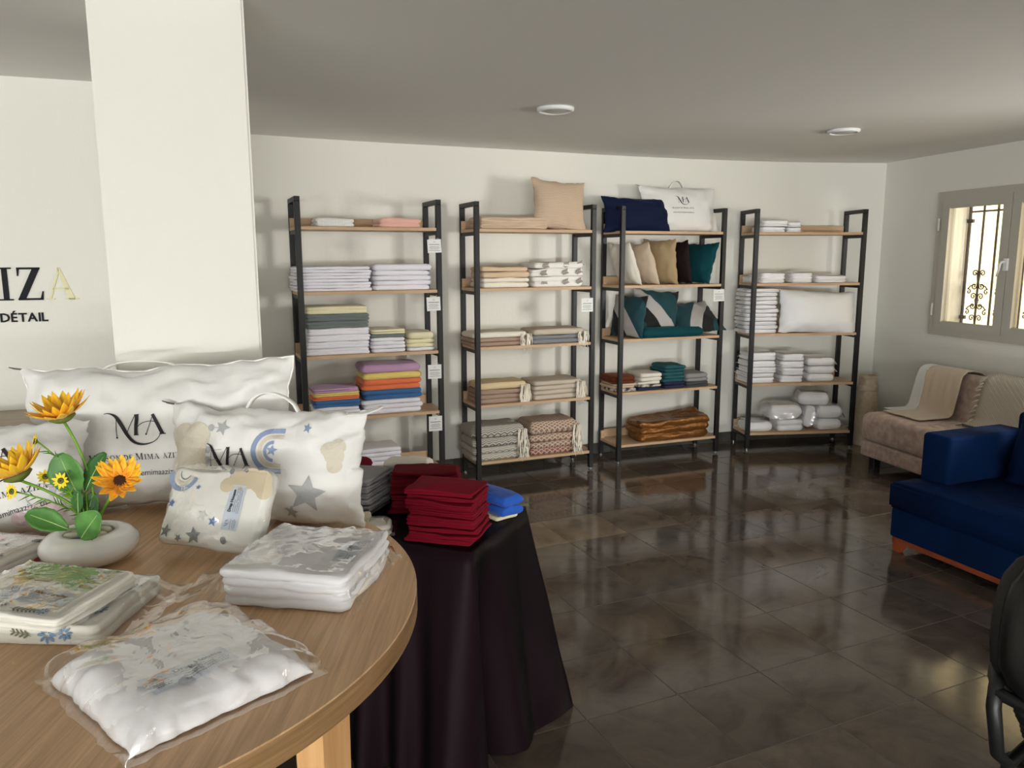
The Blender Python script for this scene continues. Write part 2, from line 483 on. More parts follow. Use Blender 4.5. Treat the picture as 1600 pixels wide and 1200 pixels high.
GL = {}
def glyph(c):
    if c in GL: return GL[c]
    q = lambda *p: list(p)
    rect = lambda x0, x1, y0, y1: [(x0, y0), (x1, y0), (x1, y1), (x0, y1)]
    p, wd = [], 0.5
    TH, TN, SE = 0.15, 0.055, 0.045
    if c == 'I': p = [rect(.11, .26, 0, 1), rect(.0, .37, 0, SE), rect(.0, .37, 1 - SE, 1)]; wd = .46
    elif c == 'Z': p = [rect(.04, .66, 1 - .06, 1), rect(.02, .70, 0, .06), q((.46, .97), (.66, .97), (.22, .03), (.02, .03)), q((.04, .96), (.04, .74), (.075, .74), (.11, .96)), q((.70, .04), (.72, .27), (.685, .27), (.62, .04))]; wd = .80
    elif c == 'A': p = [q((.07, 0), (.13, 0), (.42, .93), (.38, 1)), q((.34, 1), (.42, 1), (.80, 0), (.62, 0)), rect(.20, .64, .31, .365), rect(0, .23, 0, SE), rect(.53, .90, 0, SE)]; wd = .93
    elif c == 'M': p = [rect(.11, .165, 0, 1), q((.09, 1), (.27, 1), (.58, .02), (.50, .02)), q((.50, .02), (.56, .02), (.90, 1), (.84, 1)), rect(.84, .99, 0, 1), rect(0, .27, 0, SE), rect(.74, 1.09, 0, SE), rect(0, .2, 1 - SE, 1), rect(.9, 1.09, 1 - SE, 1)]; wd = 1.16
    elif c == 'N': p = [rect(.11, .165, 0, 1), q((.06, 1), (.24, 1), (.80, 0), (.72, 0)), rect(.745, .80, 0, 1), rect(0, .27, 0, SE), rect(.64, .91, 1 - SE, 1), rect(0, .15, 1 - SE, 1)]; wd = .98
    elif c == 'E': p = [rect(.11, .26, 0, 1), rect(0, .62, 0, .05), rect(0, .60, .95, 1), rect(.2, .5, .49, .535), rect(.58, .62, 0, .22), rect(.56, .60, .8, 1), rect(.46, .5, .4, .62)]; wd = .70
    elif c == 'D':
        pts = [(.18 + .66 * math.sin(math.pi * k / 16), .5 + .475 * math.cos(math.pi * k / 16)) for k in range(17)]
        p = [rect(.11, .26, 0, 1), rect(0, .3, 0, SE), rect(0, .3, 1 - SE, 1)] + stroke(pts, [.05 + .11 * math.sin(math.pi * k / 16) ** 2 for k in range(17)]); wd = .98
    elif c == 'O':
        pts = [(.46 + .39 * math.cos(2 * math.pi * k / 28), .5 + .48 * math.sin(2 * math.pi * k / 28)) for k in range(29)]
        p = stroke(pts, [.05 + .11 * math.cos(2 * math.pi * k / 28) ** 2 for k in range(29)]); wd = .98
    elif c == 'S':
        c_ = [(.50, .78), (.46, .93), (.29, .975), (.12, .88), (.10, .73), (.22, .59), (.40, .46), (.52, .33), (.50, .14), (.32, .025), (.12, .07), (.06, .24)]
        P, Wd = catmull(c_, [.03, .05, .05, .08, .12, .15, .16, .13, .09, .05, .05, .03]); p = stroke(P, Wd); wd = .62
    elif c == ' ': wd = .38
    GL[c] = (p, wd); return GL[c]
def serif(text, cx, cy, size, track=0.04, caps_small=None):
    """capitals; small caps after each word's first letter when caps_small is set"""
    x = 0; out = []
    for i, ch in enumerate(text):
        first = i == 0 or text[i - 1] == ' '
        s = size if (caps_small is None or (first and ch in 'M') or (first and ch not in 'D')) else size * caps_small
        if caps_small and ch != ' ' and not (first and ch == 'M'): s = size * caps_small
        p, wd = glyph(ch)
        out += [[(x + a * s, b * s) for a, b in poly] for poly in p]; x += (wd + track) * s
    return [[(cx + a - x / 2, cy + b) for a, b in poly] for poly in out]
def font2d(text, size, cx, cy, bold=0.0):
    """built-in typeface as 2D triangles"""
    cu = bpy.data.curves.new('t', 'FONT'); cu.body = text; cu.size = size; cu.align_x = 'CENTER'; cu.offset = bold; cu.resolution_u = 2
    ob = bpy.data.objects.new('t', cu); me = bpy.data.meshes.new_from_object(ob)
    bm = bmesh.new(); bm.from_mesh(me); bmesh.ops.triangulate(bm, faces=bm.faces[:])
    out = [[(cx + v.co.x, cy + v.co.y) for v in f.verts] for f in bm.faces]
    bm.free(); bpy.data.objects.remove(ob); bpy.data.curves.remove(cu); bpy.data.meshes.remove(me)
    return out
def subdiv(polys, L):
    out = []; st = []
    for p in polys:
        for i in range(1, len(p) - 1): st.append((p[0], p[i], p[i + 1], 0))
    while st:
        a, b, c, dep = st.pop()
        e = [(math.dist(a, b), 0), (math.dist(b, c), 1), (math.dist(c, a), 2)]; m = max(e)
        if m[0] <= L or dep > 8: out.append([a, b, c]); continue
        md = lambda p, q: ((p[0] + q[0]) / 2, (p[1] + q[1]) / 2)
        if m[1] == 0: k = md(a, b); st += [(a, k, c, dep + 1), (k, b, c, dep + 1)]
        elif m[1] == 1: k = md(b, c); st += [(a, b, k, dep + 1), (a, k, c, dep + 1)]
        else: k = md(c, a); st += [(a, b, k, dep + 1), (k, b, c, dep + 1)]
    return out
def turn(polys, ang, dx=0, dy=0, sc=1):
    c, s = math.cos(ang), math.sin(ang)
    return [[(dx + sc * (x * c - y * s), dy + sc * (x * s + y * c)) for x, y in p] for p in polys]
def lay(name, polys, surf, m, parent, L=0.02):
    V2, F = tri2d(subdiv(polys, L))
    return mk(name, ([surf(x, y) for x, y in V2], F), m, parent)
def lay_each(name, groups, surf, m, parent, L=.02):
    for g in groups: lay(name, g, surf, m, parent, L)
def paper_label(parent, surf, cx, cy, wd, hd, ang, title):
    """small paper label with monogram and a bold title, lying on a surface"""
    T = lambda polys: turn(polys, ang, cx, cy)
    lb = lay('paper_label', T([[(-wd / 2, -hd / 2), (wd / 2, -hd / 2), (wd / 2, hd / 2), (-wd / 2, hd / 2)]]), lambda x, y: surf(x, y, 0.0016), PAPER, parent, 0.02)
    lay('monogram', T(monogram(-wd * .36, hd * .22, wd * .17)), lambda x, y: surf(x, y, 0.0026), INK, lb)
    lay('lettering', T(font2d(title, hd * .26, wd * .14, hd * .12, 0.0006)), lambda x, y: surf(x, y, 0.0026), INK, lb)
    fine = []
    for (x0, x1, y) in ((-.1, .18, -.02), (.26, .44, -.02), (-.1, .06, -.14), (.1, .28, -.14), (.32, .46, -.14), (-.12, .12, -.25), (.16, .44, -.25), (-.12, .4, -.36), (-.47, -.25, -.05), (-.45, -.27, -.18), (-.47, -.25, -.28), (-.44, -.28, -.36)):
        x = x0
        while x < x1:
            l = rnd.uniform(.012, .035); fine.append([(x * wd, y * hd), (min(x + l, x1) * wd, y * hd), (min(x + l, x1) * wd, y * hd + hd * .035), (x * wd, y * hd + hd * .035)]); x += l + .008
    lay('fine_print', T(fine), lambda x, y: surf(x, y, 0.0026), INKGREY, lb)
    return lb

# ================================================================== the room
CEIL_Z = 2.392
BACK = [(-2.06, 5.03), (-1.285, 5.439), (-.885, 5.624), (-.454, 5.800), (.246, 6.095), (.811, 6.352), (1.466, 6.588), (1.983, 6.735), (2.447, 6.830), (2.85, 6.883), (3.226, 6.90)]
def wall_strip(pts, th, z0, z1):
    """vertical wall whose room face follows pts; the thickness goes to the left of the walking direction"""
    V, F = [], []; n = len(pts)
    for i, p in enumerate(pts):
        a, b = pts[max(i - 1, 0)], pts[min(i + 1, n - 1)]
        d = Vector((b[0] - a[0], b[1] - a[1])).normalized(); o = Vector((-d.y, d.x)) * th
        for q in ((p[0], p[1]), (p[0] + o.x, p[1] + o.y)):
            V.append((q[0], q[1], z0)); V.append((q[0], q[1], z1))
    for i in range(n - 1):
        a, b = i * 4, i * 4 + 4
        F += [(a, b, b + 1, a + 1), (a + 2, a + 3, b + 3, b + 2), (a + 1, b + 1, b + 3, a + 3), (a, a + 2, b + 2, b)]
    F += [(0, 1, 3, 2), ((n - 1) * 4, (n - 1) * 4 + 2, (n - 1) * 4 + 3, (n - 1) * 4 + 1)]
    return V, F
RW0 = Vector((3.226, 6.87)); RD = Vector((.241, -.971)).normalized(); RN = Vector((.971, .241)).normalized()   # right wall: corner, along, outwards
struct(mk('wall_back', wall_strip(BACK, .16, -.02, CEIL_Z), WALL))
LW0 = Vector((-2.232, 3.58)); LD = Vector((.942, .335)).normalized(); LN = Vector((LD.y, -LD.x))                  # lettered wall, LN into the room
pE = LW0 + LD * .75; pF = LW0 - LD * 3.3
struct(mk('wall_left', wall_strip([tuple(pF), tuple(pE)], .16, -.02, CEIL_Z), WALL))
pR = pE - LN * 1.5
struct(mk('wall_return', wall_strip([tuple(pE), tuple(pR)], .16, -.02, CEIL_Z), WALL))
# free-standing column behind the round table
cA = Vector((-1.232, 2.404)); cB = Vector((-.821, 2.550)); cd = (cB - cA).normalized(); cn = Vector((-cd.y, cd.x))
colv = [(p.x, p.y) for p in (cA, cB, cB + cn * .46, cA + cn * .46)]
bm = bmesh.new()
vs = [bm.verts.new((x, y, z)) for z in (0, CEIL_Z) for x, y in colv]
for f in [(0, 3, 2, 1), (4, 5, 6, 7), (0, 1, 5, 4), (1, 2, 6, 5), (2, 3, 7, 6), (3, 0, 4, 7)]: bm.faces.new([vs[i] for i in f])
bmesh.ops.bevel(bm, geom=[e for e in bm.edges if abs((e.verts[0].co - e.verts[1].co).z) > 1], offset=.008, segments=2, affect='EDGES')
me = bpy.data.meshes.new('column'); bm.to_mesh(me); bm.free()
struct(link('wall_column', me, WALL))
# outer walls that the photograph does not show: left side and invented shop front piers (openings left for daylight)
struct(mk('wall_side', box(-5.62, -5.34, -10.1, 2.7, -.02, CEIL_Z), WALL))
struct(mk('wall_front', join(box(-5.62, -5.2, -10.16, -10.0, -.02, CEIL_Z), box(5.8, 7.8, -10.16, -10.0, -.02, CEIL_Z), box(-5.2, 5.8, -10.16, -10.0, 2.3, CEIL_Z), box(-5.2, 5.8, -10.16, -10.0, -.02, .15)), WALL))
rc0, rc1 = RW0 + RN * .3 - RD * .3, RW0 + RN * .3 + RD * 17.6
cpoly = [(-6, -10.3), (rc1.x, -10.3), (rc1.x, rc1.y), (rc0.x, rc0.y), (rc0.x, 7.3), (-6, 7.3)]
struct(mk('ceiling', ([(x, y, z) for z in (CEIL_Z, CEIL_Z + .14) for x, y in cpoly], [(5, 4, 3, 2, 1, 0), (6, 7, 8, 9, 10, 11)] + [(i, (i + 1) % 6, (i + 1) % 6 + 6, i + 6) for i in range(6)]), CEIL))

# right wall with the window opening, built in wall coordinates (s along, o outwards)
def rwm(name, boxes, m, parent=None, kind=True):
    M4 = Matrix(((RD.x, RN.x, 0, RW0.x), (RD.y, RN.y, 0, RW0.y), (0, 0, 1, 0), (0, 0, 0, 1)))
    o = mk(name, xf(join(*boxes), M4), m, parent)
    return o
S0, S1, Z0, Z1 = .645, 1.965, 1.015, 2.065
T0, T1 = 2.95, 4.27     # an added window farther along, out of view, for extra light
struct(rwm('wall_right', [box(-.05, S0, 0, .3, -.02, CEIL_Z), box(S1, T0, 0, .3, -.02, CEIL_Z), box(T1, 17.6, 0, .3, -.02, CEIL_Z)] + [box(a, b, 0, .3, z, w) for a, b in ((S0, S1), (T0, T1)) for z, w in ((-.02, Z0), (Z1, CEIL_Z))], WALL))

# floor: dark grout bed with single glazed stone tiles
FLOORBED = mat('grout', srgb(128, 120, 110), 0.7)
def tile_material():
    m = bpy.data.materials.new('floor_tile'); m.use_nodes = True; T = NT(m)
    oi = T.n('ShaderNodeObjectInfo'); co = T.n('ShaderNodeTexCoord')
    ad = T.n('ShaderNodeVectorMath'); ad.operation = 'MULTIPLY_ADD'
    T.l(oi.outputs['Random'], ad.inputs[0]); ad.inputs[1].default_value = (37, 51, 11); T.l(co.outputs['Object'], ad.inputs[2])
    n = T.n('ShaderNodeTexNoise'); n.inputs['Scale'].default_value = 5; n.inputs['Detail'].default_value = 7; n.inputs['Roughness'].default_value = .65; n.inputs['Distortion'].default_value = .8
    T.l(ad.outputs[0], n.inputs['Vector'])
    base = T.ramp(oi.outputs['Random'], [(0, srgb(80, 71, 63)), (.25, srgb(91, 81, 72)), (.5, srgb(85, 77, 70)), (.8, srgb(96, 86, 77)), (.94, srgb(100, 90, 81)), (1, srgb(128, 114, 99))], 'LINEAR')
    mo = T.ramp(n.outputs[0], [(.3, (.62, .6, .58, 1)), (.5, (1, 1, 1, 1)), (.72, (1.35, 1.3, 1.25, 1))])
    mx = T.n('ShaderNodeMix'); mx.data_type = 'RGBA'; mx.blend_type = 'MULTIPLY'; mx.inputs[0].default_value = 1
    T.l(base, mx.inputs[6]); T.l(mo, mx.inputs[7])
    # pale scuffs
    mp = T.n('ShaderNodeMapping'); mp.inputs['Scale'].default_value = (3, 14, 1); mp.inputs['Rotation'].default_value = (0, 0, .6); T.l(ad.outputs[0], mp.inputs[0])
    s = T.n('ShaderNodeTexNoise'); s.inputs['Scale'].default_value = 2.2; s.inputs['Detail'].default_value = 8; s.inputs['Roughness'].default_value = .75
    T.l(mp.outputs[0], s.inputs['Vector'])
    sc = T.ramp(s.outputs[0], [(.60, (0, 0, 0, 1)), (.80, (.45, .45, .45, 1))])
    m2 = T.n('ShaderNodeMix'); m2.data_type = 'RGBA'; T.l(sc, m2.inputs[0]); T.l(mx.outputs[2], m2.inputs[6]); m2.inputs[7].default_value = srgb(122, 114, 106)
    T.l(m2.outputs[2], T.b.inputs['Base Color'])
    rr = T.ramp(n.outputs[0], [(.3, (.055, .055, .055, 1)), (.7, (.14, .14, .14, 1))])
    T.l(rr, T.b.inputs['Roughness']); T.b.inputs['Specular IOR Level'].default_value = .45
    T.bump(s.outputs[0], .06, .002)
    return m
TILE = tile_material()
floor = struct(mk('floor', box(-6, 8, -10.3, 7.3, -.05, -.0016), FLOORBED))
TS = .3865; ta = R(24.3); tu = Vector((math.cos(ta), math.sin(ta))); tv = Vector((-tu.y, tu.x)); t0 = Vector((.452, 3.024))
def tile_mesh(g=.0014, ch=.0016):
    h = TS / 2 - g
    V = [(-h, -h, -.006), (h, -h, -.006), (h, h, -.006), (-h, h, -.006), (-h, -h, -ch * .4), (h, -h, -ch * .4), (h, h, -ch * .4), (-h, h, -ch * .4)]
    k = h - ch; V += [(-k, -k, 0), (k, -k, 0), (k, k, 0), (-k, k, 0)]
    F = [(8, 9, 10, 11)] + [(a, b, b + 4, a + 4) for a, b in ((0, 1), (1, 2), (2, 3), (3, 0))] + [(a + 4, b + 4, b + 8, a + 8) for a, b in ((0, 1), (1, 2), (2, 3), (3, 0))]
    return V, [tuple(f) for f in F]
tm = bpy.data.meshes.new('tile'); tm.from_pydata(*(lambda q: (q[0], [], q[1]))(tile_mesh())); tm.materials.append(TILE)
def back_y(x):
    for (x0, y0), (x1, y1) in zip(BACK, BACK[1:]):
        if x0 <= x <= x1: return y0 + (y1 - y0) * (x - x0) / (x1 - x0)
    return None
seen, rest = [], []
for i in range(-44, 36):
    for j in range(-44, 36):
        c = t0 + tu * (TS * (i + .5)) + tv * (TS * (j + .5))
        if c.y < -9.8 or c.x < -5.3 or c.x > 7.3: continue
        by = back_y(c.x)
        if by is not None and c.y > by + .12 and c.x > -1.5: continue
        if (c - RW0).dot(RN) > .12: continue
        if by is None and c.y > 4.2 and c.x < 0: continue
        if c.x < -.9 and (c - LW0).dot(LN) < -.1 and c.x < -1.5: continue
        d = Vector((c.x, c.y, 0)) - Vector((0, 0, 1.6)); zc = d.dot(f0)
        px, py = (800 + 1219 * d.dot(rt) / zc, 600 - 1219 * d.dot(up) / zc) if zc > .2 else (9999, 9999)
        vis = 520 < px < 1720 and 640 < py < 1300
        (seen if vis else rest).append(c)
seen.sort(key=lambda c: c.y)
rest += seen[295:]; seen = seen[:295]
for c in seen:
    o = bpy.data.objects.new('tile', tm); COL.objects.link(o); o.parent = floor
    o.location = (c.x, c.y, rnd.uniform(-.0004, 0)); o.rotation_euler = (0, 0, ta)
q = tile_mesh()
ot = mk('tile', join(*[xf(q, Matrix.Translation((c.x, c.y, 0)) @ Matrix.Rotation(ta, 4, 'Z')) for c in rest]), TILE, floor); ot['kind'] = 'stuff'

# dark stone skirting along the back and right walls, one piece per tile
SKIRT = mat('skirting_stone', srgb(64, 62, 58), .35, bump=(20, .2), vary=(6, srgb(92, 90, 84)))
def skirting(name, pts, hgt=.085):
    base = struct(mk(name, wall_strip([(p[0], p[1]) for p in pts], -.004, -.005, hgt - .006), FLOORBED))
    for a, b in zip(pts, pts[1:]):
        a, b = Vector(a), Vector(b); L = (b - a).length; d = (b - a) / L; nrm = Vector((d.y, -d.x)); n = max(1, round(L / .386))
        for k in range(n):
            p = a + d * (L * (k + .5) / n) + nrm * .007
            o = mk('tile', rbox(-L / n / 2 + .0012, L / n / 2 - .0012, -.006, .006, 0, hgt, .0015, 1), SKIRT, base, loc=(p.x, p.y, 0), rot=(0, 0, math.atan2(d.y, d.x)))
skirting('baseboard_back', BACK[1:])
skirting('baseboard_right', [tuple(RW0 + RD * .02), tuple(RW0 + RD * 4.0)])

# ------------------------------------------------------------------ window in the right wall
def rw_pt(s, o, z): p = RW0 + RD * s + RN * o; return (p.x, p.y, z)
def window(name, S0, S1):
    win = struct(rwm(name, [box(S0 - .03, S1 + .03, -.022, .0, Z0 - .03, Z0 + .03), box(S0 - .03, S1 + .03, -.022, .0, Z1 - .03, Z1 + .03), box(S0 - .03, S0 + .03, -.022, .0, Z0 + .03, Z1 - .03), box(S1 - .03, S1 + .03, -.022, .0, Z0 + .03, Z1 - .03),
        box(S0, S1, 0, .06, Z0, Z0 + .03), box(S0, S1, 0, .06, Z1 - .03, Z1), box(S0, S0 + .03, 0, .06, Z0 + .03, Z1 - .03), box(S1 - .03, S1, 0, .06, Z0 + .03, Z1 - .03)], FRAME))
    sm_ = (S0 + S1) / 2
    for k, (a, b) in enumerate(((S0 + .022, sm_ - .003), (sm_ + .003, S1 - .022))):
        z0, z1, w_ = Z0 + .022, Z1 - .022, .072
        f = rwm('sash', [box(a, b, -.03, .03, z0, z0 + .055), box(a, b, -.03, .03, z1 - .07, z1), box(a, a + w_, -.03, .03, z0 + .055, z1 - .07), box(b - w_, b, -.03, .03, z0 + .055, z1 - .07),
            box(a + w_ - .004, b - w_ + .004, -.022, -.014, z0 + .05, z0 + .062), box(a + w_ - .004, b - w_ + .004, -.022, -.014, z1 - .078, z1 - .064)], FRAME, win)
        rwm('pane', [([(a + w_ - .01, 0, z0 + .045), (b - w_ + .01, 0, z0 + .045), (b - w_ + .01, 0, z1 - .06), (a + w_ - .01, 0, z1 - .06)], [(0, 1, 2, 3)])], GLASS, f)
        rwm('gasket', [box(a + w_ - .006, a + w_, -.012, .012, z0 + .055, z1 - .07), box(b - w_, b - w_ + .006, -.012, .012, z0 + .055, z1 - .07), box(a + w_, b - w_, -.012, .012, z0 + .055, z0 + .061), box(a + w_, b - w_, -.012, .012, z1 - .076, z1 - .07)], INK, f)
    hx = sm_ - .002
    hd_ = rwm('handle', [box(hx - .016, hx + .016, -.045, -.03, 1.50, 1.585)], PLASTIC_WHITE, win)
    mk('lever', tube([rw_pt(hx, -.04, 1.56), rw_pt(hx, -.075, 1.56), rw_pt(hx - .004, -.083, 1.545), rw_pt(hx - .012, -.083, 1.50), rw_pt(hx - .03, -.08, 1.46)], [.009, .009, .009, .008, .006], 8), PLASTIC_WHITE, hd_, True)
    for z in (1.80, 1.14):
        mk('hinge', join(tube([rw_pt(S0 - .002, -.034, z), rw_pt(S0 - .002, -.034, z + .095)], .011, 10), tube([rw_pt(S0 - .002, -.034, z + .03), rw_pt(S0 - .002, -.034, z + .033)], .0125, 10)), FRAME, win)
    return sm_
sm_ = window('window_1', S0, S1)
window('added_window', T0, T1)  # invented window out of view, added so lamp light reaches the shelves
# wrought iron grille outside
gr = thing('window_grille', 'brown wrought iron window grille with scrolls outside the right hand window', 'grille', rw_pt(sm_, .24, 0))
gi = Matrix.Translation(Vector(rw_pt(sm_, .24, 0))).inverted()
def rwt(pts, r, sides=6): return xf(tube([rw_pt(*p) for p in pts], r, sides), gi)
gbars = [S0 + .02 + .131 * k for k in range(10)]
for k, s in enumerate(gbars):
    mk('bar', rwt([(s, .24, 1.03), (s, .24, 2.04)], .0085 if k else .012), IRON, gr)
for z in (1.945, 1.045): mk('rail', rwt([(gbars[0], .24, z), (gbars[-1], .24, z)], .008), IRON, gr)
for z in (1.875, 1.12): mk('wall_bracket', xf(rwm_ := join(box(-.045, .045, -.01, .01, -.014, .014)), Matrix.Translation(Vector(rw_pt(S0 + .01, .24, z)) - Vector(rw_pt(sm_, .24, 0))) @ Matrix.Rotation(math.atan2(RD.y, RD.x), 4, 'Z')), IRON, gr)
def spiral(s, z, r, a0, turns, sx, sz):
    P = []
    for k in range(15):
        t = k / 14; rr = r * (1 - .78 * t); a = a0 + turns * 2 * math.pi * t
        P.append((s + sx * rr * math.cos(a), .24, z + sz * rr * math.sin(a)))
    return P
for k in range(1, 10, 2):
    s = gbars[k]; pcs = []
    for zc, sz in ((1.47, 1), (1.37, -1), (1.29, 1), (1.215, -1), (1.12, 1)):
        for sx in (-1, 1):
            cx = s + sx * .036
            P = spiral(cx, zc, .027, math.pi, -1.25, sx, sz)
            pcs.append(rwt([(s + sx * .004, .24, zc - sz * .07), (s + sx * .006, .24, zc - sz * .03)] + P, .0048, 5))
    for zc in (1.325, 1.165):
        for sx in (-1, 1):
            P = spiral(s + sx * .085, zc, .025, 0, 1.2, sx, 1)
            pcs.append(rwt([(s + sx * .02, .24, zc + .06), (s + sx * .07, .24, zc + .045)] + P[2:], .0048, 5))
    pcs.append(rwt([(s, .24, 1.36), (s, .24, 1.47), (s, .24, 1.50)], [.004, .016, .003], 6)); pcs.append(rwt([(s, .24, 1.19), (s, .24, 1.26), (s, .24, 1.31)], [.003, .016, .004], 6))
    mk('scrollwork', join(*pcs), IRON, gr)
# the rendered house wall across the alley and its ground
o = rwm('wall_outside', [box(-6, 9, 2.2, 2.4, -1, 4.6)], CREAMWALL); struct(o)
struct(rwm('alley_ground', [box(-6, 9, .3, 2.2, -.3, -.05)], mat('concrete', srgb(176, 168, 154), .9)))

# ------------------------------------------------------------------ ceiling lights
def downlight(x, y, label, r=.10):
    t = thing('ceiling_light', label, 'light', (x, y, CEIL_Z), 0)
    mk('rim', lathe([(r * .8, 0), (r, -.002), (r * 1.0, -.012), (r * .93, -.022), (r * .84, -.022), (r * .82, -.014)], 32, True, False), PLASTIC_WHITE, t, True)
    mk('diffuser', lathe([(r * .82, -.006), (r * .82, -.014), (r * .5, -.022), (r * .15, -.024)], 32), mat('frosted_lens', srgb(196, 196, 194), .35), t, True)
downlight(.237, 4.36, 'larger round white ceiling light, nearer one, left of the other')
downlight(2.10, 5.12, 'round white ceiling light farther right, nearer the window corner', .098)

# ------------------------------------------------------------------ raised lettering on the left wall
lw_ang = math.atan2(LD.y, LD.x)
def wall_letters(name, label, items, z):
    t = thing(name, label, 'sign', (LW0.x, LW0.y, z), lw_ang)
    for polys, m in items:
        V, F = [], []
        for p in polys:
            k = len(V); n = len(p)
            ar = sum(p[i][0] * p[(i + 1) % n][1] - p[(i + 1) % n][0] * p[i][1] for i in range(n))
            if ar < 0: p = p[::-1]
            V += [(x, -.006, y) for x, y in p] + [(x, -.0005, y) for x, y in p]
            F.append(tuple(k + i for i in range(n)))
            for i in range(n): j = (i + 1) % n; F.append((k + i, k + n + i, k + n + j, k + j))
        mk('letter', (V, F), m, t)
    return t
GOLD = mat('pale_gold_acrylic', srgb(222, 216, 172), .5)
BLK = mat('black_acrylic', srgb(18, 19, 26), .6, spec=.2)
dS = lambda p: (Vector(p) - LW0).dot(LD)
hI = .148
wall_letters('shop_sign', 'large raised serif letters IZA on the left wall', [
    (serif('I', dS((-2.281, 3.56)), 0, hI), BLK), (serif('Z', dS((-2.192, 3.595)), 0, hI * 1.0), BLK), (serif('A', dS((-2.074, 3.636)), 0, hI), GOLD)], 1.415)
items = []; xs = dS((-2.322, 3.548))
for ch in 'DÉTAIL':
    g = font2d(ch, .056, 0, 0, .0012); lo_ = min(p[0] for q in g for p in q); hi_ = max(p[0] for q in g for p in q)
    items.append(([[(x - lo_ + xs, y) for x, y in q] for q in g], BLK)); xs += hi_ - lo_ + (.0045 if ch != 'T' else .001)
wall_letters('small_sign', 'small black letters reading DÉTAIL on the left wall', items, 1.318)

# low counter along the lettered wall
t = thing('counter', 'taupe wooden counter against the lettered wall behind the pillows', 'counter', tuple(LW0 - LD * .75 + LN * .25) + (0,), lw_ang)
mk('countertop', rbox(-.9, .9, -.26, .24, .88, .912, .004), TAUPE, t); mk('body', rbox(-.87, .87, -.23, .24, .0, .88, .004), TAUPE, t)
for k in range(3):
    d_ = mk('door', rbox(-.86 + k * .575, -.29 + k * .575, -.248, -.231, .09, .87, .004), TAUPE, t); mk('knob', tube([(-.33 + k * .575, -.248, .7), (-.33 + k * .575, -.27, .7)], .012, 10), STEEL, d_)

# ================================================================== round oak table
TC = Vector((-1.026, 1.598)); TR = .812; TZ = .86
KS = .87   # linen and vase sizes
t = thing('round_table', 'round oak dining table with pine legs carrying the packed linen', 'table', (TC.x, TC.y, 0))
top = mk('tabletop', lathe([(TR - .003, TZ - .052), (TR, TZ - .049), (TR, TZ - .002), (TR - .002, TZ)], 128), TABLE, t)
mk('edge_band', lathe([(TR + .0006, TZ - .050), (TR + .0006, TZ - .0022)], 128, False, False), TABLE_EDGE, top)
for a in (-17, 73, 163, 253):
    c, s = math.cos(R(a)), math.sin(R(a))
    V, F = rbox(-.055, .055, -.03, .03, 0, TZ - .052, .004, 1)
    V = [Vector((v.x + .0, v.y, v.z)) for v in V]
    V = [Vector((v.x * (.75 + .25 * v.z / .7), v.y, v.z)) for v in V]
    mk('leg', (V, F), PINE, t, loc=(.685 * c, .685 * s, 0), rot=(0, 0, R(a + 90)))
V, F = box(-.63, .63, -.02, .02, TZ - .14, TZ - .053)
mk('apron', (V, F), PINE, t, rot=(0, 0, R(-17))); mk('apron', (V, F), PINE, t, rot=(0, 0, R(73)))

# ================================================================== draped display table
BT = .75; bP = Vector((-.123, 2.178)); be1 = Vector((-.93, .367)).normalized(); be2 = Vector((.367, .93)).normalized(); BL1, BL2 = .64, .44
def bt(a, b, z=0): p = bP + be1 * a + be2 * b; return (p.x, p.y, z)
ban = math.atan2(-be1.y, -be1.x)
t = thing('display_table', 'low rectangular table hidden under the black cloth', 'table', bt(BL1 / 2, BL2 / 2), ban)
mk('tabletop', box(-BL1 / 2 + .01, BL1 / 2 - .01, -BL2 / 2 + .01, BL2 / 2 - .01, BT - .03, BT - .006), TAUPE, t)
for sx in (-1, 1):
    for sy in (-1, 1): mk('leg', box(sx * (BL1 / 2 - .05) - .02, sx * (BL1 / 2 - .05) + .02, sy * (BL2 / 2 - .05) - .02, sy * (BL2 / 2 - .05) + .02, 0, BT - .03), TAUPE, t)
def satin():
    m = mat('black_taffeta', srgb(13, 11, 13), .5, spec=.09); T = NT(m)
    n = T.n('ShaderNodeTexNoise'); n.inputs['Scale'].default_value = 3; T.l(T.coords((1, 1, 3)), n.inputs['Vector'])
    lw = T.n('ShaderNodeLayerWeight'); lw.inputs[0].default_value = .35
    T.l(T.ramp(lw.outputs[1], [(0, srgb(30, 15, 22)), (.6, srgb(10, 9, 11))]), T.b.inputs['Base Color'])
    n2 = T.n('ShaderNodeTexNoise'); n2.inputs['Scale'].default_value = 700; T.l(T.coords((1, 1, .15)), n2.inputs['Vector']); T.bump(n2.outputs[0], .2, .001)
    return m
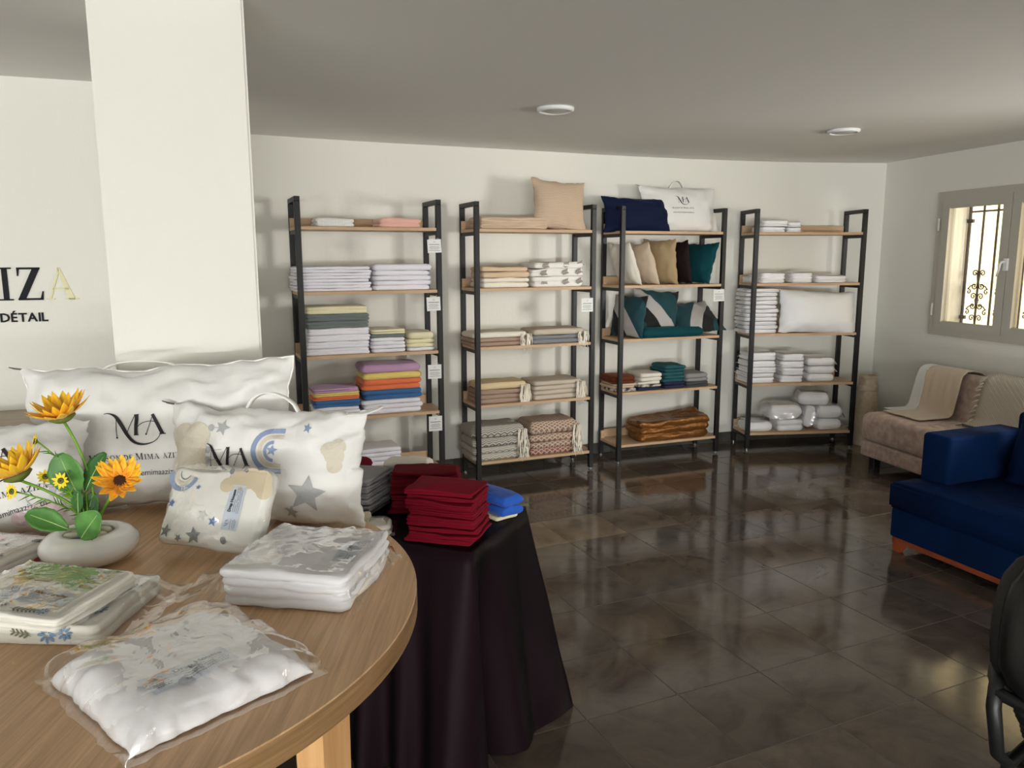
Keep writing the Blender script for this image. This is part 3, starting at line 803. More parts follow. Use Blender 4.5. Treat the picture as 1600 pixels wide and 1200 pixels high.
def cloth_table():
    hw, hd = BL1 / 2 + .004, BL2 / 2 + .004
    pts = []   # perimeter, starting mid back edge
    per = [(-hw, -hd), (hw, -hd), (hw, hd), (-hw, hd)]
    N = 46
    for k in range(4):
        a, b = per[k], per[(k + 1) % 4]
        for i in range(N): f = i / N; pts.append((a[0] + (b[0] - a[0]) * f, a[1] + (b[1] - a[1]) * f, k, f))
    n = len(pts); V = []; F = []
    # corner index: k=0 front edge (left->right), its end is the corner nearest the camera's right
    rows = 16
    for (s) in (0.0, .5, .9, .985):
        for x, y, k, f in pts: V.append((x * s, y * s, BT + .0005 * (s > 0)))
    drop = BT - .004
    for r in range(rows + 1):
        q = r / rows
        for x, y, k, f in pts:
            nx, ny = ((0, -1), (1, 0), (0, 1), (-1, 0))[k]
            e = min(f, 1 - f); corner = max(0, 1 - e * (5.5 if k in (0, 2) else 3.6))
            cx, cy = (math.copysign(1, x), math.copysign(1, y))
            fold = math.sin(f * (5 if k in (0, 2) else 2) * 2 * math.pi + k * 1.3)
            amp = .03 * q * (1 - corner)
            out = .008 + .10 * q * (.55 + .45 * noise.noise(Vector((f * 4, k * 5, 2)))) + fold * amp
            cf = .02 if (cx > 0 and cy < 0) else (.085 if cx > 0 else .09)
            px = x + nx * out + cx * corner * cf * q
            py = y + ny * out + cy * corner * cf * q * (1.2 if cf > .1 else 1)
            # a deep pleat just beside the near right corner
            if k == 1:
                g = math.exp(-((f - .20) / .13) ** 2); px -= .20 * q * g
                g2 = math.exp(-((f - .80) / .2) ** 2); px += .05 * q * g2
            if k == 0:
                g = math.exp(-((f - .93) / .05) ** 2); py -= .05 * q * g
            wr = .006 * q * noise.noise(Vector((px * 16, py * 16, q * 2)))
            zz = BT - .004 * (1 - (1 - min(1, q * 20)) ** 2) - q * drop * (1 - .02 * noise.noise(Vector((f * 6, k, 0))))
            V.append((px + wr, py + wr, max(zz, .003)))
    R_ = 4 + rows + 1
    for i in range(R_ - 1):
        for k in range(n):
            l = (k + 1) % n; F.append((i * n + k, i * n + l, (i + 1) * n + l, (i + 1) * n + k))
    return V, F
o = mk('tablecloth', cloth_table(), satin(), None, True, bt(BL1 / 2, BL2 / 2), (0, 0, ban))
tag(o, 'black taffeta tablecloth hanging in folds to the floor', 'tablecloth')

# ================================================================== shelving units
SW, SD, SH = .9445, .3238, 1.98
UNITS = {1: ((-1.338, 4.917), 22.58), 2: ((-.251, 5.424), 22.84), 3: ((.822, 5.934), 21.21), 4: ((1.951, 6.359), 5.74)}
TIER = {1: 1.797, 2: 1.39, 3: .98, 4: .565, 5: .15}
RACK = {1: 'leftmost rack', 2: 'second rack', 3: 'third rack', 4: 'rightmost rack'}
TN = {1: 'top shelf', 2: 'second shelf', 3: 'middle shelf', 4: 'fourth shelf', 5: 'bottom shelf'}
def at(s, u, v, z=0):
    (x, y), a = UNITS[s]; c, d = math.cos(R(a)), math.sin(R(a))
    return Vector((x + u * c - v * d, y + u * d + v * c, z))
def ang(s): return R(UNITS[s][1])
def make_rack():
    t = thing('shelving_unit', '', 'shelf', group='open shelving units along the back wall')
    for x in (0, SW - .035):
        for y in (0, SD - .03): mk('post', rbox(x, x + .035, y, y + .03, .018, SH - .03, .002, 1), BLACK, t)
        mk('top_bar', rbox(x, x + .035, 0, SD, SH - .03, SH, .002, 1), BLACK, t)
        for z in TIER.values(): mk('cross_bar', box(x + .005, x + .03, .03, SD - .03, z - .045, z - .02), BLACK, t)
        for y in (.015, SD - .015): mk('foot', join(tube([(x + .0175, y, .006), (x + .0175, y, .02)], .006, 8), tube([(x + .0175, y, 0), (x + .0175, y, .007)], .014, 12)), STEEL, t)
    for z in TIER.values():
        b = mk('shelf_board', join(box(.0355, SW - .0355, .001, SD - .001, z - .02, z), box(.002, .0355, .031, SD - .031, z - .02, z), box(SW - .0355, SW - .002, .031, SD - .031, z - .02, z)), OAK, t)
        mk('back_rail', rbox(.036, SW - .036, SD - .016, SD - .001, z, z + .062, .001, 1), OAK, b)
        mk('back_rail', box(.003, .0355, SD - .044, SD - .031, z, z + .062), OAK, b)
    return t
def copy_tree(o, parent=None):
    c = o.copy(); COL.objects.link(c)
    if parent is not None: c.parent = parent; c.matrix_parent_inverse = o.matrix_parent_inverse.copy()
    for ch in list(o.children): copy_tree(ch, c)
    return c
rack = make_rack()
RL = {1: 'leftmost black and oak shelving unit, holding bath towels in many colours', 2: 'second black and oak shelving unit from left, holding beige fringed throws',
      3: 'third black and oak shelving unit from left, holding velvet cushions', 4: 'rightmost black and oak shelving unit, holding wrapped white linen packs'}
for s in (1, 2, 3, 4):
    r_ = rack if s == 1 else copy_tree(rack)
    r_.location = at(s, 0, 0); r_.rotation_euler = (0, 0, ang(s)); r_['label'] = RL[s]

# price tags on the posts
def price_tag(s, u0, u1, z0, z1, label):
    t = thing('price_tag', label, 'tag', at(s, (u0 + u1) / 2, -.004, (z0 + z1) / 2), ang(s), 'price tags on the shelving posts')
    w_, h_ = (u1 - u0) / 2, (z1 - z0) / 2
    mk('card', rbox(-w_, w_, -.0015, .0015, -h_, h_, .0006, 1), mat('white_card', srgb(228, 229, 228), .6), t, rot=(0, R(rnd.uniform(-3, 1)), 0))
    S_ = lambda x, z: (x, -.0022, z)
    lay('monogram', monogram(0, h_ * .62, w_ * .36), S_, INK, t, 1)
    ln = []
    for z, wd, th in ((.18, 1.5, .10), (-.12, 1.3, .06), (-.3, 1.5, .06), (-.47, 1.2, .05), (-.68, 1.6, .06)):
        x = -wd * w_ / 2
        while x < wd * w_ / 2:
            l = rnd.uniform(.004, .012); ln.append([(x, z * h_), (min(x + l, wd * w_ / 2), z * h_), (min(x + l, wd * w_ / 2), (z + th) * h_), (x, (z + th) * h_)]); x += l + .002
    lay('fine_print', ln, S_, INKGREY, t, 1)
    mk('tie', tube([(w_ * .3, 0, h_ - .005), (w_ * .5, .006, h_ + .012), (w_ * .7, 0, h_ - .004)], .0012, 5), PLASTIC_WHITE, t)
for (z0, z1, u0, wd) in ((1.634, 1.722, .845, 'topmost'), (1.250, 1.342, .832, 'second from top'), (.789, .885, .831, 'third from top'), (.425, .529, .830, 'lowest')):
    price_tag(1, u0, u0 + .095, z0, z1, f'white paper price tag, {wd} on the right post of the leftmost rack')
price_tag(2, .824, .921, 1.205, 1.306, 'white paper price tag on the right post of the second rack')
price_tag(3, .835, .938, 1.252, 1.347, 'white paper price tag on the right post of the third rack')

# ------------------------------------------------------------------ piles of folded cloth
def ords(n): return ['only'] if n == 1 else (['top', 'bottom'] if n == 2 else ['topmost'] + [x + ' from top' for x in ('second', 'third', 'fourth', 'fifth', 'sixth', 'seventh', 'eighth', 'ninth', 'tenth', 'eleventh')][:n - 2] + ['lowest'])
def fringe_mesh(w, d, h, seed, n=15, drop=.05, side=1, z0=None):
    rg = random.Random(seed); pcs = []
    for k in range(n):
        y = -d / 2 + .015 + (d - .03) * k / (n - 1); x = side * w / 2; z = (h * .55 if z0 is None else z0); L = drop * rg.uniform(.7, 1.25)
        dy = rg.uniform(-.012, .012) - (.02 if y < 0 else 0) * (1 - abs(y) / d)
        pcs.append(tube([(x - side * .006, y, z), (x + side * .012, y + dy * .3, z - .004), (x + side * (.018 + rg.uniform(0, .012)), y + dy * .7, z - L * .5), (x + side * (.016 + rg.uniform(-.006, .012)), y + dy, z - L)], [.004, .0058, .0066, .0026], 5))
    for k in range(9):   # loose strands at the front corner
        x = side * (w / 2 - rg.uniform(-.018, .06)); z = h * .6 if z0 is None else z0; L = drop * rg.uniform(.6, 1.6)
        pcs.append(tube([(x, -d / 2 + .012, z), (x + .004, -d / 2 - .012, z - .006), (x + rg.uniform(-.01, .012), -d / 2 - .016, z - L * .5), (x + rg.uniform(-.016, .02), -d / 2 - .014, z - L)], [.0028, .0036, .0042, .0016], 5))
    return join(*pcs)
LAST = []
def pile(s, tier, u0, u1, v0, v1, layers, where, kind='towel', cat='towel', group=None, base=None, jit=.005, fringe=None, yaw=0, base_loc=None, nm=None, wob=.0065, crisp=.02):
    """layers from the bottom up: (thickness, material, description, folds)"""
    LAST.clear(); z = TIER[tier] if base is None else base; n = len(layers); od = ords(n)[::-1]
    rg = random.Random(hash((s, tier, round(u0 * 1000))) & 0xffff)
    group = group or f'folded cloth in the {where}'
    for k, (th, m, desc, folds) in enumerate(layers):
        w_, d_ = (u1 - u0) * rg.uniform(.965, 1.0), (v1 - v0) * rg.uniform(.96, 1.0)
        (vf, tz) = slab(w_, d_, th, folds, rg.uniform(0, 99), wob, r=crisp, dome=.003 if k < n - 1 else .006, bulge=.8)
        c = base_loc(0) if base_loc else at(s, (u0 + u1) / 2, (v0 + v1) / 2)
        c = Vector(c); a = ang(s) if s else yaw
        c += Vector((rg.uniform(-jit, jit), rg.uniform(-jit, jit), 0)); c.z = z + .0006
        o = mk(nm or ('folded_' + kind), vf, m, None, True, c, (0, 0, a + R(rg.uniform(-1.4, 1.4))))
        tag(o, (f'{desc}, {od[k]} in {where}' if n > 1 else f'{desc}, {where}'), cat, group)
        LAST.append((o, w_, d_, th))
        if fringe and (fringe == 'all' or k in fringe):
            mk('fringe', fringe_mesh(w_, d_, th, k + s, drop=.045 + .024 * k), FRINGE, o, True)
        z += th + .0012
    return z
FRINGE = mat('cream_fringe', srgb(238, 230, 216), .95)
TW = towel('white', 234, 232, 240); TCREAM = towel('cream', 234, 226, 190); TGREY = towel('grey', 112, 120, 120); TBLUE = towel('blue', 58, 106, 160)
TORANGE = towel('orange', 234, 122, 78); TYEL = towel('yellow', 236, 212, 122); TPUR = towel('mauve', 196, 154, 192); TPINK = towel('pink', 230, 182, 168); TBEIGE = towel('beige', 190, 164, 140)
TWAF = bands('white_waffle', [(0, srgb(222, 222, 220)), (.5, srgb(240, 240, 238)), (1, srgb(222, 222, 220))], 'X', 70, .9, mode='SIN', bumps=.5)
w_, g_, c_ = (.0205, TW, 'white folded towel', 1), TGREY, TCREAM
pile(1, 1, .129, .383, .05, .26, [(.054, TWAF, 'white striped folded towel', 2)], 'left on the top shelf, leftmost rack')
pile(1, 1, .545, .825, .05, .27, [(.060, TPINK, 'pink folded towel', 2)], 'right on the top shelf, leftmost rack', wob=.012)
pile(1, 2, -.02, .478, .036, .285, [(.0185, TW, 'white folded towel', 1)] * 8, 'wide left pile, second shelf, leftmost rack', jit=.008)
pile(1, 2, .486, .885, .03, .30, [(.031, TW, 'white folded bath towel', 1)] * 4 + [(.04, TW, 'white thick bath towel', 1)], 'right pile, second shelf, leftmost rack', jit=.007)
pile(1, 3, .04, .455, .033, .29, [(.042, TW, 'white bath towel', 2)] * 4 + [(.045, TGREY, 'grey bath towel', 2)] * 2 + [(.048, TCREAM, 'cream bath towel', 2)], 'tall left pile, middle shelf, leftmost rack')
pile(1, 3, .462, .695, .03, .27, [(.0235, TW, 'white hand towel', 1)] * 4 + [(.023, TGREY, 'grey hand towel', 1), (.013, TCREAM, 'cream hand towel', 1), (.015, TCREAM, 'cream hand towel', 1)], 'central pile, middle shelf, leftmost rack')
pile(1, 3, .703, .900, .03, .27, [(.024, TW, 'white hand towel', 1), (.024, TCREAM, 'cream hand towel', 1), (.028, TCREAM, 'cream hand towel', 1), (.045, TCREAM, 'cream loose hand towel', 1)], 'right pile, middle shelf, leftmost rack', wob=.008)
pile(1, 4, .070, .372, .03, .25, [(.022, TW, 'white face towel', 1)] * 3 + [(.022, TBLUE, 'blue face towel', 1)] * 2 + [(.0125, TORANGE, 'orange face towel', 1)] * 2 + [(.0115, TYEL, 'yellow face towel', 1)] * 2 + [(.011, TPUR, 'mauve face towel', 1)] * 2, 'low left pile, fourth shelf, leftmost rack', jit=.006)
pile(1, 4, .388, .800, .03, .29, [(.031, TW, 'white bath towel', 1)] * 3 + [(.032, TBLUE, 'blue bath towel', 1)] * 2 + [(.034, TORANGE, 'orange bath towel', 1)] * 2 + [(.042, TYEL, 'yellow bath towel', 1)] + [(.055, TPUR, 'mauve bath towel', 1)], 'tall right pile, fourth shelf, leftmost rack', jit=.009, wob=.006)
pile(1, 5, .330, .645, .03, .28, [(.028, TBEIGE, 'beige folded towel', 1)] * 2 + [(.029, TW, 'white folded towel', 1)] * 4, 'pile on the bottom shelf, leftmost rack')

# second rack
RIB = bands('beige_rib', [(0, srgb(188, 164, 140)), (.5, srgb(216, 193, 168)), (1, srgb(188, 164, 140))], 'Y', 75, .9, mode='SIN', bumps=.6)
RIBZ = bands('beige_rib_upright', [(0, srgb(190, 166, 142)), (.5, srgb(218, 195, 170)), (1, srgb(190, 166, 142))], 'Z', 75, .9, mode='SIN', bumps=.6)
BG1 = mat('fabric_beige', srgb(214, 188, 160), .9, bump=(60, .4)); CR1 = mat('fabric_cream', srgb(232, 226, 212), .9, bump=(60, .4)); TP1 = mat('fabric_taupe', srgb(166, 142, 126), .9, bump=(60, .4))
GY1 = mat('fabric_grey', srgb(128, 132, 136), .9, bump=(60, .4)); SA1 = mat('fabric_sand', srgb(196, 184, 168), .9, bump=(60, .4)); YL1 = mat('fabric_straw', srgb(222, 200, 160), .9, bump=(60, .4))
pile(2, 1, .05, .575, .04, .28, [(.085, RIB, 'beige ribbed throw folded', 2)], 'on the top shelf of the second rack', 'throw', 'throw')
pile(2, 2, .06, .432, .035, .29, [(.038, CR1, 'cream folded cover', 1), (.030, CR1, 'cream folded cover', 1), (.042, BG1, 'beige folded cover', 1), (.032, BG1, 'beige folded cover', 1)], 'left pile, second shelf, second rack', 'cover', 'bed cover', wob=.008)
EMB = mat('embroidered_white', srgb(232, 228, 222), .8, bump=(9, .6, .01), vary=(9, srgb(238, 235, 230)))
pile(2, 2, .445, .865, .03, .29, [(.075, EMB, 'white leaf-printed bedspread', 2), (.055, EMB, 'white leaf-printed bedspread', 2), (.045, EMB, 'white leaf-printed bedspread', 1)], 'right pile, second shelf, second rack', 'bedspread', 'bed cover', wob=.012, jit=.012)
SPR = lambda cx, cy, L, a, n=5: stroke([(cx, cy), (cx + L * math.cos(a), cy + L * math.sin(a))], .002) + sum([disc(cx + L * k / n * math.cos(a) + .012 * math.cos(a + sg), cy + L * k / n * math.sin(a) + .012 * math.sin(a + sg), .013, .005, 6, a + sg * .8) for k in range(1, n) for sg in (-1, 1)], [])
for o, pw_, pd_, pt_ in LAST:
    fr_ = lambda x, z, y=-pd_ / 2 - .003: Vector((x, y, z))
    for x0 in (-.15, .02, .13): lay('leaf_print', SPR(x0, pt_ * .35, .06, .3 + x0), fr_, mat('print_stone_grey', srgb(150, 140, 134), .8), o)
fk = dict(kind='throw', cat='throw', jit=.006)
pile(2, 3, -.02, .41, .033, .29, [(.028, TP1, 'taupe fringed throw', 1), (.028, TP1, 'taupe fringed throw', 1), (.040, CR1, 'cream fringed throw', 1)], 'left pile, middle shelf, second rack', fringe='all', **fk)
pile(2, 3, .445, .875, .02, .29, [(.032, GY1, 'grey fringed throw', 1), (.028, GY1, 'grey fringed throw', 1), (.042, SA1, 'sand fringed throw', 1)], 'right pile, middle shelf, second rack', fringe='all', **fk)
pile(2, 4, .03, .405, .033, .29, [(.032, TP1, 'taupe fringed throw', 1), (.030, TP1, 'taupe fringed throw', 1), (.034, TP1, 'taupe fringed throw', 1), (.048, YL1, 'straw coloured fringed throw', 1)], 'left pile, fourth shelf, second rack', fringe='all', **fk)
pile(2, 4, .455, .865, .02, .29, [(.034, SA1, 'sand fringed throw', 1)] * 4, 'right pile, fourth shelf, second rack', fringe='all', **fk)
HB = zigzag('herringbone', srgb(120, 120, 118), srgb(206, 198, 186), .05, .017); DM = zigzag('diamond_weave', srgb(146, 112, 96), srgb(206, 188, 170), .045, .03, True); DR = zigzag('diamond_weave_red', srgb(132, 84, 78), srgb(192, 164, 150), .045, .03, True)
HB2 = zigzag('herringbone_pale', srgb(160, 158, 152), srgb(206, 198, 186), .05, .017)
pile(2, 5, -.03, .385, .02, .30, [(.050, HB2, 'pale grey chevron throw', 1), (.048, HB2, 'pale grey chevron throw', 1), (.062, HB, 'grey chevron throw', 1), (.085, HB, 'grey chevron throw', 1)], 'left pile, bottom shelf, second rack', fringe='all', wob=.008, **fk)
pile(2, 5, .43, .83, .02, .30, [(.050, DR, 'reddish diamond throw', 1), (.045, DM, 'taupe diamond throw', 1), (.055, DM, 'taupe diamond throw', 1), (.095, DM, 'taupe diamond throw', 1)], 'right pile, bottom shelf, second rack', fringe='all', wob=.008, **fk)

def cushion(name, label, cat, m, W, H, T, loc, rz, lean=0, roll=0, group=None, pinch=.10, wr=.012, seed=None, nu=28, nv=24, piping=None, flatx=None, ex=2.6, pw=.6, k=1.0):
    cu = Cushion(W, H, T, pinch, wr, seed if seed is not None else rnd.uniform(0, 99), nu, nv, ex, pw)
    o = mk(name, cu.mesh(), m, None, True)
    M4 = Matrix.Translation(Vector(loc)) @ Matrix.Rotation(rz, 4, 'Z') @ Matrix.Rotation(-R(lean), 4, 'X') @ Matrix.Rotation(R(roll), 4, 'Y') @ Matrix.Scale(k, 4)
    o.matrix_world = M4
    tag(o, label, cat, group)
    if piping: mk('piping', tube(cu.rim(), .0035, 6, True), piping, o, True)
    return o, cu
# beige ribbed cushion leaning on the top of the second rack
cushion('cushion', 'beige ribbed cushion standing on the top shelf of the second rack', 'cushion', RIBZ, .43, .38, .13, at(2, .69, .10, TIER[1] + .175), ang(2), 14, 4, seed=3)

# third rack: cushions
cv = 'velvet cushions on the third rack'
NAVY = velvet('navy', 18, 27, 58); TEAL = velvet('teal', 12, 66, 74); IVORY = velvet('ivory', 226, 220, 208); CHAMP = velvet('champagne', 204, 186, 166); GOLDB = velvet('khaki', 172, 150, 116); PLUM = velvet('dark_brown', 34, 22, 24)
cushion('lumbar_cushion', 'navy velvet lumbar cushion on the top shelf of the third rack', 'cushion', NAVY, .60, .28, .14, at(3, .20, .125, TIER[1] + .122), ang(3), 12, 1, cv, seed=5)
for k, (m, nm, u, lean, yaw, hh) in enumerate(((IVORY, 'ivory', .150, -21, -86, .35), (CHAMP, 'champagne', .305, -20, -84, .35), (GOLDB, 'khaki gold', .47, -8, -66, .36), (PLUM, 'dark brown', .63, -9, -86, .35))):
    cushion('cushion', f'{nm} velvet cushion, {("leftmost", "second from left", "third from left", "fourth from left")[k]} in the row on the second shelf', 'cushion', m, .31, hh, .105, at(3, u - .03, .155, TIER[2] + hh / 2 * math.cos(R(lean)) - .002), ang(3) + R(yaw), -lean * -1, 0, cv, seed=20 + k)
cushion('cushion', 'dark teal velvet cushion leaning at the right end of the second shelf', 'cushion', TEAL, .31, .35, .12, at(3, .79, .155, TIER[2] + .162), ang(3) + R(-70), 20, 0, cv, seed=31)
st = [(0, srgb(12, 62, 70)), (.26, srgb(10, 11, 15)), (.42, srgb(228, 220, 206)), (.58, srgb(12, 62, 70)), (.74, srgb(10, 11, 15)), (.86, srgb(176, 172, 170))]
STR = bands('striped_velvet', st, 'DIAGONAL', 2.1, .85, distort=.8, sheen=.1, rot=(0, R(0), 0)); STR2 = bands('striped_velvet_mirrored', st, 'DIAGONAL', 2.1, .85, distort=.8, sheen=.1, rot=(0, R(100), 0))
cushion('cushion', 'striped teal, black and cream cushion standing in the middle of the middle shelf', 'cushion', STR, .40, .38, .12, at(3, .43, .19, TIER[3] + .185), ang(3) + R(-8), 16, 6, cv, seed=41)
cushion('cushion', 'striped teal cushion turned edgewise at the left end of the middle shelf', 'cushion', STR, .36, .34, .11, at(3, .16, .15, TIER[3] + .165), ang(3) + R(-74), 10, 0, cv, seed=42)
cushion('cushion', 'striped teal cushion lying slanted at the right end of the middle shelf', 'cushion', STR2, .42, .36, .11, at(3, .76, .14, TIER[3] + .135), ang(3) + R(-4), 52, -6, cv, seed=43)
(vf, _) = slab(.56, .16, .075, 1, 5, .004, .03, .004, .95)
tag(mk('folded_cushion_cover', vf, TEAL, None, True, at(3, .47, .05, TIER[3] + .001), (0, 0, ang(3))), 'plain teal velvet roll lying at the front of the middle shelf', 'cushion', cv)
RUST = velvet('rust', 104, 52, 32); WHT2 = mat('fabric_offwhite', srgb(226, 220, 210), .85, bump=(12, .5, .006)); PRN = mat('fabric_printed', srgb(226, 220, 210), .9, vary=(28, srgb(60, 50, 52)), bump=(20, .3))
TLC = mat('fabric_teal', srgb(26, 84, 92), .85, bump=(14, .5, .006)); NVC = mat('fabric_navy', srgb(26, 32, 66), .85, bump=(14, .5, .006)); GRC = mat('fabric_midgrey', srgb(142, 140, 142), .85, bump=(14, .5, .006)); DGC = mat('fabric_darkgrey', srgb(66, 68, 72), .85, bump=(14, .5, .006))
nk = dict(kind='cover', cat='cushion cover', jit=.012, wob=.009)
pile(3, 4, -.02, .185, .04, .27, [(.024, PRN, 'printed cream cover', 1), (.020, BG1, 'beige cover', 1), (.018, SA1, 'sand cover', 1), (.018, RUST, 'rust velvet cover', 1), (.034, RUST, 'rust velvet cover', 1)], 'far left pile, fourth shelf, third rack', **nk)
pile(3, 4, .20, .41, .03, .27, [(.024, NVC, 'navy cover', 1), (.020, PRN, 'printed white cover', 1), (.022, WHT2, 'off-white cover', 1), (.030, WHT2, 'off-white cover', 1), (.036, WHT2, 'off-white cover', 1)], 'second pile, fourth shelf, third rack', **nk)
pile(3, 4, .425, .625, .03, .27, [(.024, NVC, 'navy cover', 1), (.024, NVC, 'navy cover', 1)] + [(.026, TLC, 'teal cover', 1)] * 5, 'third pile, fourth shelf, third rack', **nk)
pile(3, 4, .645, .86, .03, .27, [(.014, DGC, 'dark grey cover', 1), (.026, DGC, 'dark grey cover', 1), (.026, GRC, 'grey cover', 1), (.038, GRC, 'grey cover', 1)], 'right pile, fourth shelf, third rack', **nk)
# golden satin bedspread on the bottom shelf
GSAT = mat('gold_satin', srgb(136, 88, 36), .34, metal=.45, spec=.5, bump=(16, .9, .014), vary=(5, srgb(118, 74, 30)))
(vf, _) = slab(.66, .25, .15, 3, 12, .024, .05, .0, .6, sag=lambda x, y: .055 * max(0, x * 2) + .02 * (y > 0) * y * 8, nc=6, ns=9)
tag(mk('satin_bedspread', vf, GSAT, None, True, at(3, .545, .145, TIER[5] + .001), (0, 0, ang(3))), 'shiny golden brown satin bedspread folded on the bottom shelf of the third rack', 'bed cover')

# ------------------------------------------------------------------ printed carry-bag pillows
PIPE = mat('white_piping', srgb(244, 243, 240), .5)
def zipper(o, cu, n=1):
    a = cu.at(-1, 1)
    z = mk('zip_pull', join(tube([a + Vector((.006, 0, 0)), a + Vector((-.018, -.004, .004))], .0035, 6), tube([a + Vector((-.016, -.004, .004)), a + Vector((-.034, -.004, .009))], [.003, .0018], 6)), STEEL, o)
def strap(o, cu, x0, x1, rise, seed=0, tilt=-.02):
    a, b = cu.at(2 * x0 / cu.W, 1), cu.at(2 * x1 / cu.W, 1); n = 14
    pts = [(a + (b - a) * (k / n)) + Vector((0, tilt * math.sin(math.pi * k / n), rise * math.sin(math.pi * k / n) ** .6)) for k in range(n + 1)]
    V, F = [], []
    for k, p in enumerate(pts):
        t_ = (pts[min(k + 1, n)] - pts[max(k - 1, 0)]).normalized(); nn = Vector((-t_.z, 0, t_.x))
        for dy in (-.016, .016):
            V.append(p + Vector((0, dy, 0)) + nn * .002); V.append(p + Vector((0, dy, 0)) - nn * .002)
    for k in range(n):
        i = k * 4; j = i + 4
        F += [(i, j, j + 2, i + 2), (i + 1, i + 3, j + 3, j + 1), (i, i + 1, j + 1, j), (i + 2, j + 2, j + 3, i + 3)]
    F += [(0, 2, 3, 1), (n * 4, n * 4 + 1, n * 4 + 3, n * 4 + 2)]
    mk('carry_strap', (V, F), PIPE, o, True)
def fit(polys, width):
    xs = [p[0] for q in polys for p in q]; k = width / (max(xs) - min(xs)); c = (max(xs) + min(xs)) / 2
    return [[((x - c) * k, y * k) for x, y in q] for q in polys]
def brand(o, cu, cx, cz, lw, a=0, url='www.maisondemimaaziza.tn'):
    S_ = lambda x, z: cu.xz(x, z); T = lambda p: turn(p, a, cx, cz)
    lay('monogram', T(monogram(0, 0, lw)), S_, INK, o, .014)
    sh = lambda p, dy: [[(x, y + dy) for x, y in q] for q in p]
    lay('lettering', T(sh(fit(serif('MAISON DE MIMA AZIZA', 0, 0, .1, .09, .8), lw * 1.58), -.53 * lw)), S_, INK, o, .02)
    lay('web_address', T(sh(fit(font2d(url, .1, 0, 0), lw * 1.5), -.80 * lw)), S_, mat('soft_ink', srgb(60, 60, 66), .6), o, .02)
wp = 'printed white carry-bag pillows'
o, cu = cushion('pillow', 'white printed pillow with carry strap on the top shelf of the third rack', 'pillow', PILLOWCLOTH, .70, .37, .17, at(3, .62, .185, TIER[1] + .172), ang(3), 12, 0, wp, pinch=.07, seed=8, nu=30, nv=24, piping=PIPE)
brand(o, cu, -.02, .055, .125); strap(o, cu, -.08, .05, .055); zipper(o, cu)

# wrapped pack: folded sheet under clear film
def pack(name, label, w, d, h, loc, rz, group=None, folds=2, m=None, mar=.02, mars=None, wob=.005, crinkle=.004, seed=None, dome=.008, res=18, bulge=.7, parent_rot=None, r=.03, cat='linen pack', k=1.0):
    seed = seed if seed is not None else rnd.uniform(0, 99)
    big = res > 20
    vf, tz = slab(w, d, h, folds, seed, wob, r, dome, bulge, nc=6 if big else 4, ns=10 if big else 5)
    o = mk(name, vf, m or SHEET, None, True, loc, (0, 0, rz)); o.scale = (k, k, k)
    tag(o, label, cat, group)
    l, rr, b, tt = mars or (mar,) * 4
    def fn(u, v):
        x = -w / 2 - l + (w + l + rr) * u; y = -d / 2 - b + (d + b + tt) * v
        def ov(q, hw, m0, m1): return max(0, (-q - hw) / m0 if q < 0 else (q - hw) / m1)
        tx, ty = ov(x, w / 2 - .012, l + .012, rr + .012), ov(y, d / 2 - .012, b + .012, tt + .012)
        k = min(1, max(tx, ty)); sm = 1 - (1 - k) ** 2.6
        xi, yi = max(-w / 2, min(w / 2, x)), max(-d / 2, min(d / 2, y))
        cr = crinkle * (noise.noise(Vector((x * 22 + seed, y * 22, seed))) + .7 * noise.noise(Vector((x * 60, y * 60, seed + 4))))
        edge = (.006 + .45 * h * .35 * (1 - k)) if k > 0 else 0
        z = (tz(xi, yi) + .004) * (1 - sm) + (.006 + .010 * max(0, noise.noise(Vector((x * 14, y * 14, seed + 9))) + .3)) * sm
        fx = .35 * crinkle * sm * noise.noise(Vector((x * 30, y * 30, 7 + seed))) * 4
        return Vector((x + fx, y + fx, max(z + abs(cr) * (1 if k < .6 else .5), .002)))
    V, F = [], []; n = res
    for i in range(n + 1):
        for j in range(n + 1):
            V.append(fn(i / n, j / n))
    for i in range(n):
        for j in range(n): a = i * (n + 1) + j; F.append((a, a + n + 1, a + n + 2, a + 1))
    mk('plastic_sleeve', (V, F), FILM, o, True)
    return o, tz
def packs(s, tier, u, v, w, d, hs, where, folds=2, yaw=0, base=None, jit=.008, z=None):
    z = (TIER[tier] if base is None else base); od = ords(len(hs))[::-1]
    for k, h in enumerate(hs):
        c = at(s, u + rnd.uniform(-jit, jit), v + rnd.uniform(-jit, jit), z + .001)
        lb = f'white linen in clear film, {od[k]} in {where}' if len(hs) > 1 else f'white linen in clear film, {where}'
        pack('linen_pack', lb, w * rnd.uniform(.96, 1), d, h - .006, c, ang(s) + R(yaw + rnd.uniform(-3, 3)), 'film-wrapped white linen packs on the rightmost rack', folds, mar=.014, res=14, crinkle=.005, wob=.007)
        z += h
    return z
packs(4, 1, .175, .13, .22, .20, [.046, .052], 'left pile, top shelf, rightmost rack')
packs(4, 1, .36, .15, .12, .20, [.042, .044], 'right pile, top shelf, rightmost rack')
packs(4, 2, -.005 + .05, .17, .07, .20, [.055], 'far left behind the post, second shelf, rightmost rack')
packs(4, 2, .19, .13, .22, .20, [.085], 'left of three on the second shelf, rightmost rack', 3)
packs(4, 2, .43, .13, .19, .20, [.085], 'middle of three on the second shelf, rightmost rack', 3)
packs(4, 2, .69, .13, .27, .20, [.06], 'flat pack right of three on the second shelf, rightmost rack', 2)
packs(4, 3, .105, .155, .29, .24, [.0335] * 11, 'tall left stack, middle shelf, rightmost rack', 1)
packs(4, 4, .125, .15, .25, .24, [.050, .036, .048, .054, .070], 'left stack, fourth shelf, rightmost rack', 2)
packs(4, 4, .40, .145, .20, .22, [.060, .064, .058, .062], 'middle stack, fourth shelf, rightmost rack', 2)
